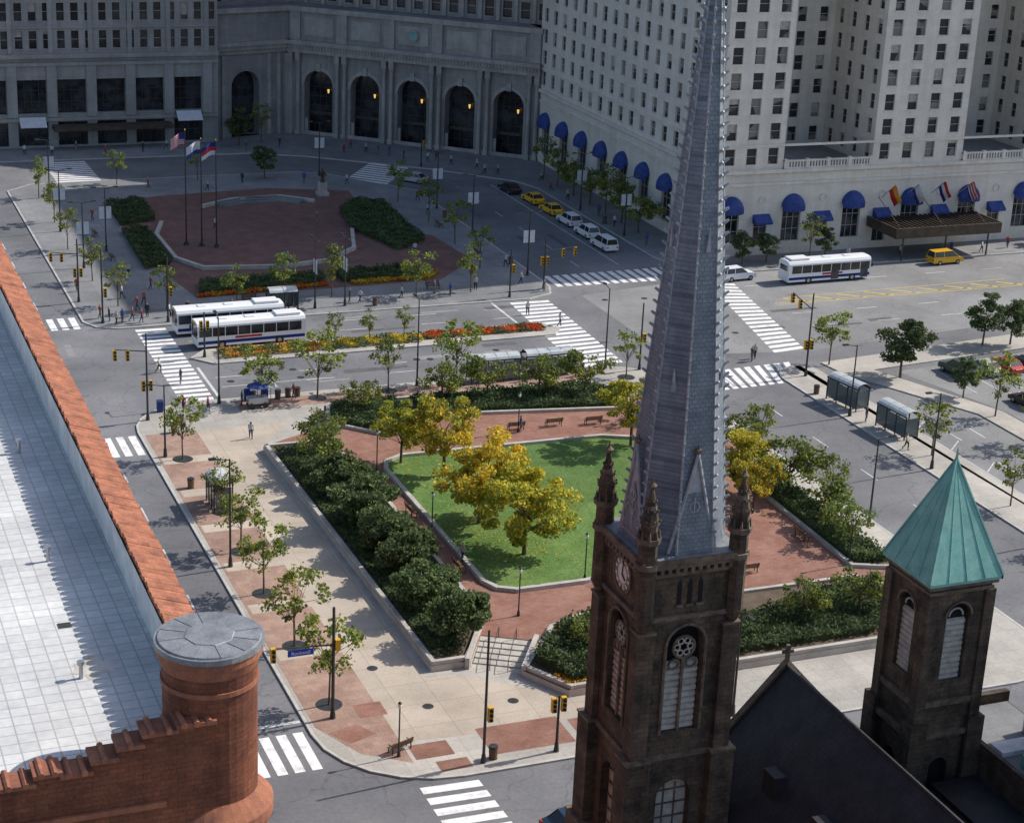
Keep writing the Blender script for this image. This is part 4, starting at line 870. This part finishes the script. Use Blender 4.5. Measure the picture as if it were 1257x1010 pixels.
for x,y in ((41.8,100.6),(44,173),(47.6,173),(48.6,173),(56,173),(80,172.8),(35.6,168),(33,152),(101.5,160),(87.6,170),(52,201.5),(66,201.5),(88.6,215),(88.6,240),(109.6,232),(46.5,172.8),(34.5,166)): put('litter_bin',BM,(x,y,.13))
b0=B('post_box'); b0.m('blue'); b0.box(-.28,-.28,.15,.28,.28,1.0); b0.tube((-.28,0,1.0),(.28,0,1.0),.28,12); b0.m('metal'); b0.box(-.25,-.25,0,.25,.25,.15); PB=b0.done(data_only=True)
for x,y in ((45.2,173),(43.4,173.1),(34.4,172)): put('post_box',PB,(x,y,.13))
b=B('vendor_cart'); b.m('steel'); b.box(-1,-.5,.5,1,.5,1.1); b.m('blue'); b.frus(0,0,2.2,2.7,1.1,.05,8); b.m('banner'); b.frus(1.5,.5,2.0,2.4,.8,.05,8); b.m('metal'); b.tube((0,0,1.1),(0,0,2.3),.03); b.tube((1.5,.5,0),(1.5,.5,2.1),.03)
for s in (-.7,.7): b.tube((s,-.6,.3),(s,-.5,.3),.3,10); b.tube((s,.5,.3),(s,.6,.3),.3,10)
b.done(loc=(43.9,170.9,.13))
b0=B('park_lamp'); b0.m('metal'); b0.frus(0,0,0,.4,.14,.1,8); b0.frus(0,0,.4,3.6,.06,.05,8); b0.m('clock'); b0.frus(0,0,3.6,3.8,.08,.14,10); b0.frus(0,0,3.8,3.95,.14,.08,10); b0.m('metal'); b0.frus(0,0,3.95,4.1,.16,.03,10); PL_=b0.done(data_only=True)
for x,y in ((58.6,123.6),(49.6,135),(49.6,150),(66,156.3),(78.5,156),(35.9,102.7),(62,119),(81,120),(51,119)): put('park_lamp',PL_,(x,y,.63 if 48<x<82 else .13))
for x,y,h,c in ((50.5,233,15,'us'),(52.3,232,14,'w'),(54,231,14,'s')):
    b=B('flagpole'); b.m('metal'); b.frus(0,0,0,.4,.4,.3,10); b.frus(0,0,.4,h,.12,.05,8); b.m('sigy'); b.frus(0,0,h,h+.2,.1,.02,8)
    cols=['red','banner']*6+['red'] if c=='us' else (['banner','banner','blue'] if c=='w' else ['navy','red','banner']); n=len(cols); H=1.6
    for i,k in enumerate(cols):
        b.m(k)
        for j in range(8):
            def P(u,v): return (-v*2.3*.8,.25*math.sin(v*6)+.1,h-.3-u*H-.75*v*v)
            b.face([P(i/n,j/8),P((i+1)/n,j/8),P((i+1)/n,(j+1)/8),P(i/n,(j+1)/8)])
    if c=='us': b.m('navy'); b.face([(-.01,.08,h-.28),(-.8,.30,h-.4),(-.8,.30,h-1.2),(-.01,.08,h-1.15)])
    b.done(loc=(x,y,.13))
# ============================================================ PEOPLE
def person_mesh(i):
    st=[.22,.05,.3][i]; sw=[.18,-.1,.25][i]
    J=[(0,0,.95),(0,0,1.15),(0,0,1.38),(0,0,1.5),(0.02,0,1.62),(0.02,0,1.74),
       (0,.1,.9),(st*.55,.1,.5),(st*.6-.06,.1,.08),(st*.6+.12,.1,.04),
       (0,-.1,.9),(-st*.35,-.1,.5),(-st-.1,-.1,.1),(-st+.06,-.1,.04),
       (0,.19,1.4),(-sw*.4,.24,1.13),(sw*.2,.24,.9),(sw*.35,.23,.8),(0,-.19,1.4),(sw*.5,-.24,1.13),(sw*1.2,-.22,.92),(sw*1.5,-.21,.83)]
    E=[(0,1),(1,2),(2,3),(3,4),(4,5),(0,6),(6,7),(7,8),(8,9),(0,10),(10,11),(11,12),(12,13),(2,14),(14,15),(15,16),(16,17),(2,18),(18,19),(19,20),(20,21)]
    Rr=[.14,.13,.15,.06,.09,.08,.1,.07,.045,.04,.1,.07,.045,.04,.07,.05,.035,.03,.07,.05,.035,.03]
    me=bpy.data.meshes.new('p'); me.from_pydata(J,E,[]); o=bpy.data.objects.new('p',me); COL.objects.link(o)
    s=o.modifiers.new('s','SKIN')
    for k,v in enumerate(me.skin_vertices[0].data): v.radius=(Rr[k],Rr[k]*1.15); v.use_root=(k==0)
    u=o.modifiers.new('u','SUBSURF'); u.levels=1; u.render_levels=1
    dg=bpy.context.evaluated_depsgraph_get(); m2=bpy.data.meshes.new_from_object(o.evaluated_get(dg)); bpy.data.objects.remove(o)
    m2.name='person_body'; return m2
def pmat(n,shirt,pants,skin,hair):
    m=bpy.data.materials.new(n); m.use_nodes=True; nt=m.node_tree; p=nt.nodes['Principled BSDF']; p.inputs['Roughness'].default_value=.8
    tc=nt.nodes.new('ShaderNodeTexCoord'); sx=nt.nodes.new('ShaderNodeSeparateXYZ'); cr=nt.nodes.new('ShaderNodeValToRGB'); cr.color_ramp.interpolation='CONSTANT'
    mr=nt.nodes.new('ShaderNodeMapRange'); mr.inputs['From Max'].default_value=2.0
    nt.links.new(tc.outputs['Object'],sx.inputs[0]); nt.links.new(sx.outputs['Z'],mr.inputs['Value']); nt.links.new(mr.outputs[0],cr.inputs[0]); nt.links.new(cr.outputs[0],p.inputs['Base Color'])
    e=cr.color_ramp.elements; e[0].position=0; e[0].color=(.02,.02,.02,1); e[1].position=.04; e[1].color=(*pants,1)
    for pos,c in ((.47,shirt),(.745,skin),(.855,hair)): x=e.new(pos); x.color=(*c,1)
    return m
PM=[person_mesh(i) for i in range(3)]
PMT=[pmat('clothes_%d'%i,*c,(.45,.28,.2) if i%3 else (.15,.08,.05),(.03,.02,.015)) for i,c in enumerate([((.5,.5,.52),(.03,.04,.1)),((.03,.03,.04),(.05,.05,.06)),((.35,.06,.05),(.04,.05,.09)),((.05,.1,.35),(.15,.13,.1)),((.45,.42,.35),(.02,.02,.03)),((.1,.1,.12),(.2,.18,.15))])]
PV={}
for i in range(3):
    for j in range(6):
        mm=PM[i].copy(); mm.materials.clear(); mm.materials.append(PMT[j]); PV[i,j]=mm
ppl=[(41.1,162.5),(38.2,180),(36.8,184),(35.5,200.8),(36.3,201.5),(37.5,202),(38.4,201.2),(35,202.5),(84.4,189),(82.4,194),(100.2,171.8),(101,172.6),(50.3,129.5,.63),(66.2,156.2,.63),(38.8,206),(40,208),(63.5,203.5),(64.6,203),(70,203.6),(88,202.3),(86.4,206),(80,205),(76,203),(33.5,215),(42,214),(44,203),(61,222),(78,222),(70,240),(56,240),(60,262),(75,264),(88,250),(88.6,236),(95,277),(98,274),(101,271.5),(92,281),(104,268),(110,246),(110.5,236),(109.8,252),(50,288),(56,289),(64,288),(42,289),(72,287),(104,264.5),(106,264),(84,285),(87,283),(48,172.3),(42.5,171.6),(73,171.4),(79,171.6),(102,151),(101.6,143),(134,207),(150,206.5),(160,207.5),
 (34.2,203.8),(39.4,203.1),(41.8,202.6),(45.3,201.6),(49,202.4),(38,211),(40.5,220),(38.5,236),(41,248),(52,265),(66,265.5),(81,262),(86.8,242),(87.2,224),(87.5,214),(90.5,282.5),(93.5,279.8),(89,286),(100,275.5),(78,289),(60,290.5),(38,290),(46,291),(110.8,258),(110.2,230),(110.4,220),(36.6,171.5),(38.9,170.8),(67.5,171.2),(142,206.6),(154.8,206.2),(74.5,204.6)]
for k,p in enumerate(ppl):
    onroad=(174<p[1]<199.5 ) or (p[0]>90 and p[0]<108 and 203<p[1]<256) or (p[0]>89 and 169<p[1]<174)
    z=p[2] if len(p)>2 else (.01 if onroad else .13)
    put('person',PV[k%3,(k*5+k//3)%6],(p[0],p[1],z),R.uniform(0,6.28),0,1.0)
# ============================================================ CAMERA / LIGHT
f=2293.0; c=(628.5,505.0)
vx=Vector((6500-c[0], c[1]+50, -f)).normalized(); vy=Vector((-350-c[0], c[1]+370, -f)); vy=(vy-vx*vy.dot(vx)).normalized(); vz=vx.cross(vy)
cam=bpy.data.objects.new('camera',bpy.data.cameras.new('camera')); COL.objects.link(cam)
cam.matrix_world=Matrix.Translation((0,0,64))@Matrix((vx,vy,vz)).to_4x4()
cam.data.sensor_width=36; cam.data.lens=f/1257*36; cam.data.clip_start=.5; cam.data.clip_end=5000
SC.camera=cam
el=math.radians(40); az=math.radians(85) # azimuth from +Y toward +X
sd=Vector((math.sin(az)*math.cos(el),math.cos(az)*math.cos(el),math.sin(el)))
sl=bpy.data.lights.new('sun','SUN'); sl.energy=5.0; sl.angle=math.radians(.5); sl.color=(1,.94,.85)
so=bpy.data.objects.new('sun',sl); so.rotation_euler=sd.to_track_quat('Z','Y').to_euler(); so.location=(100,100,200); COL.objects.link(so)
w=bpy.data.worlds.new('World'); SC.world=w; w.use_nodes=True; nt=w.node_tree
sk=nt.nodes.new('ShaderNodeTexSky'); sk.sky_type='NISHITA'; sk.sun_disc=False; sk.sun_elevation=el; sk.sun_rotation=az; sk.dust_density=1.6
nt.links.new(sk.outputs[0],nt.nodes['Background'].inputs[0]); nt.nodes['Background'].inputs[1].default_value=.15
SC.view_settings.view_transform='Standard'; SC.view_settings.look='None'; SC.view_settings.exposure=0
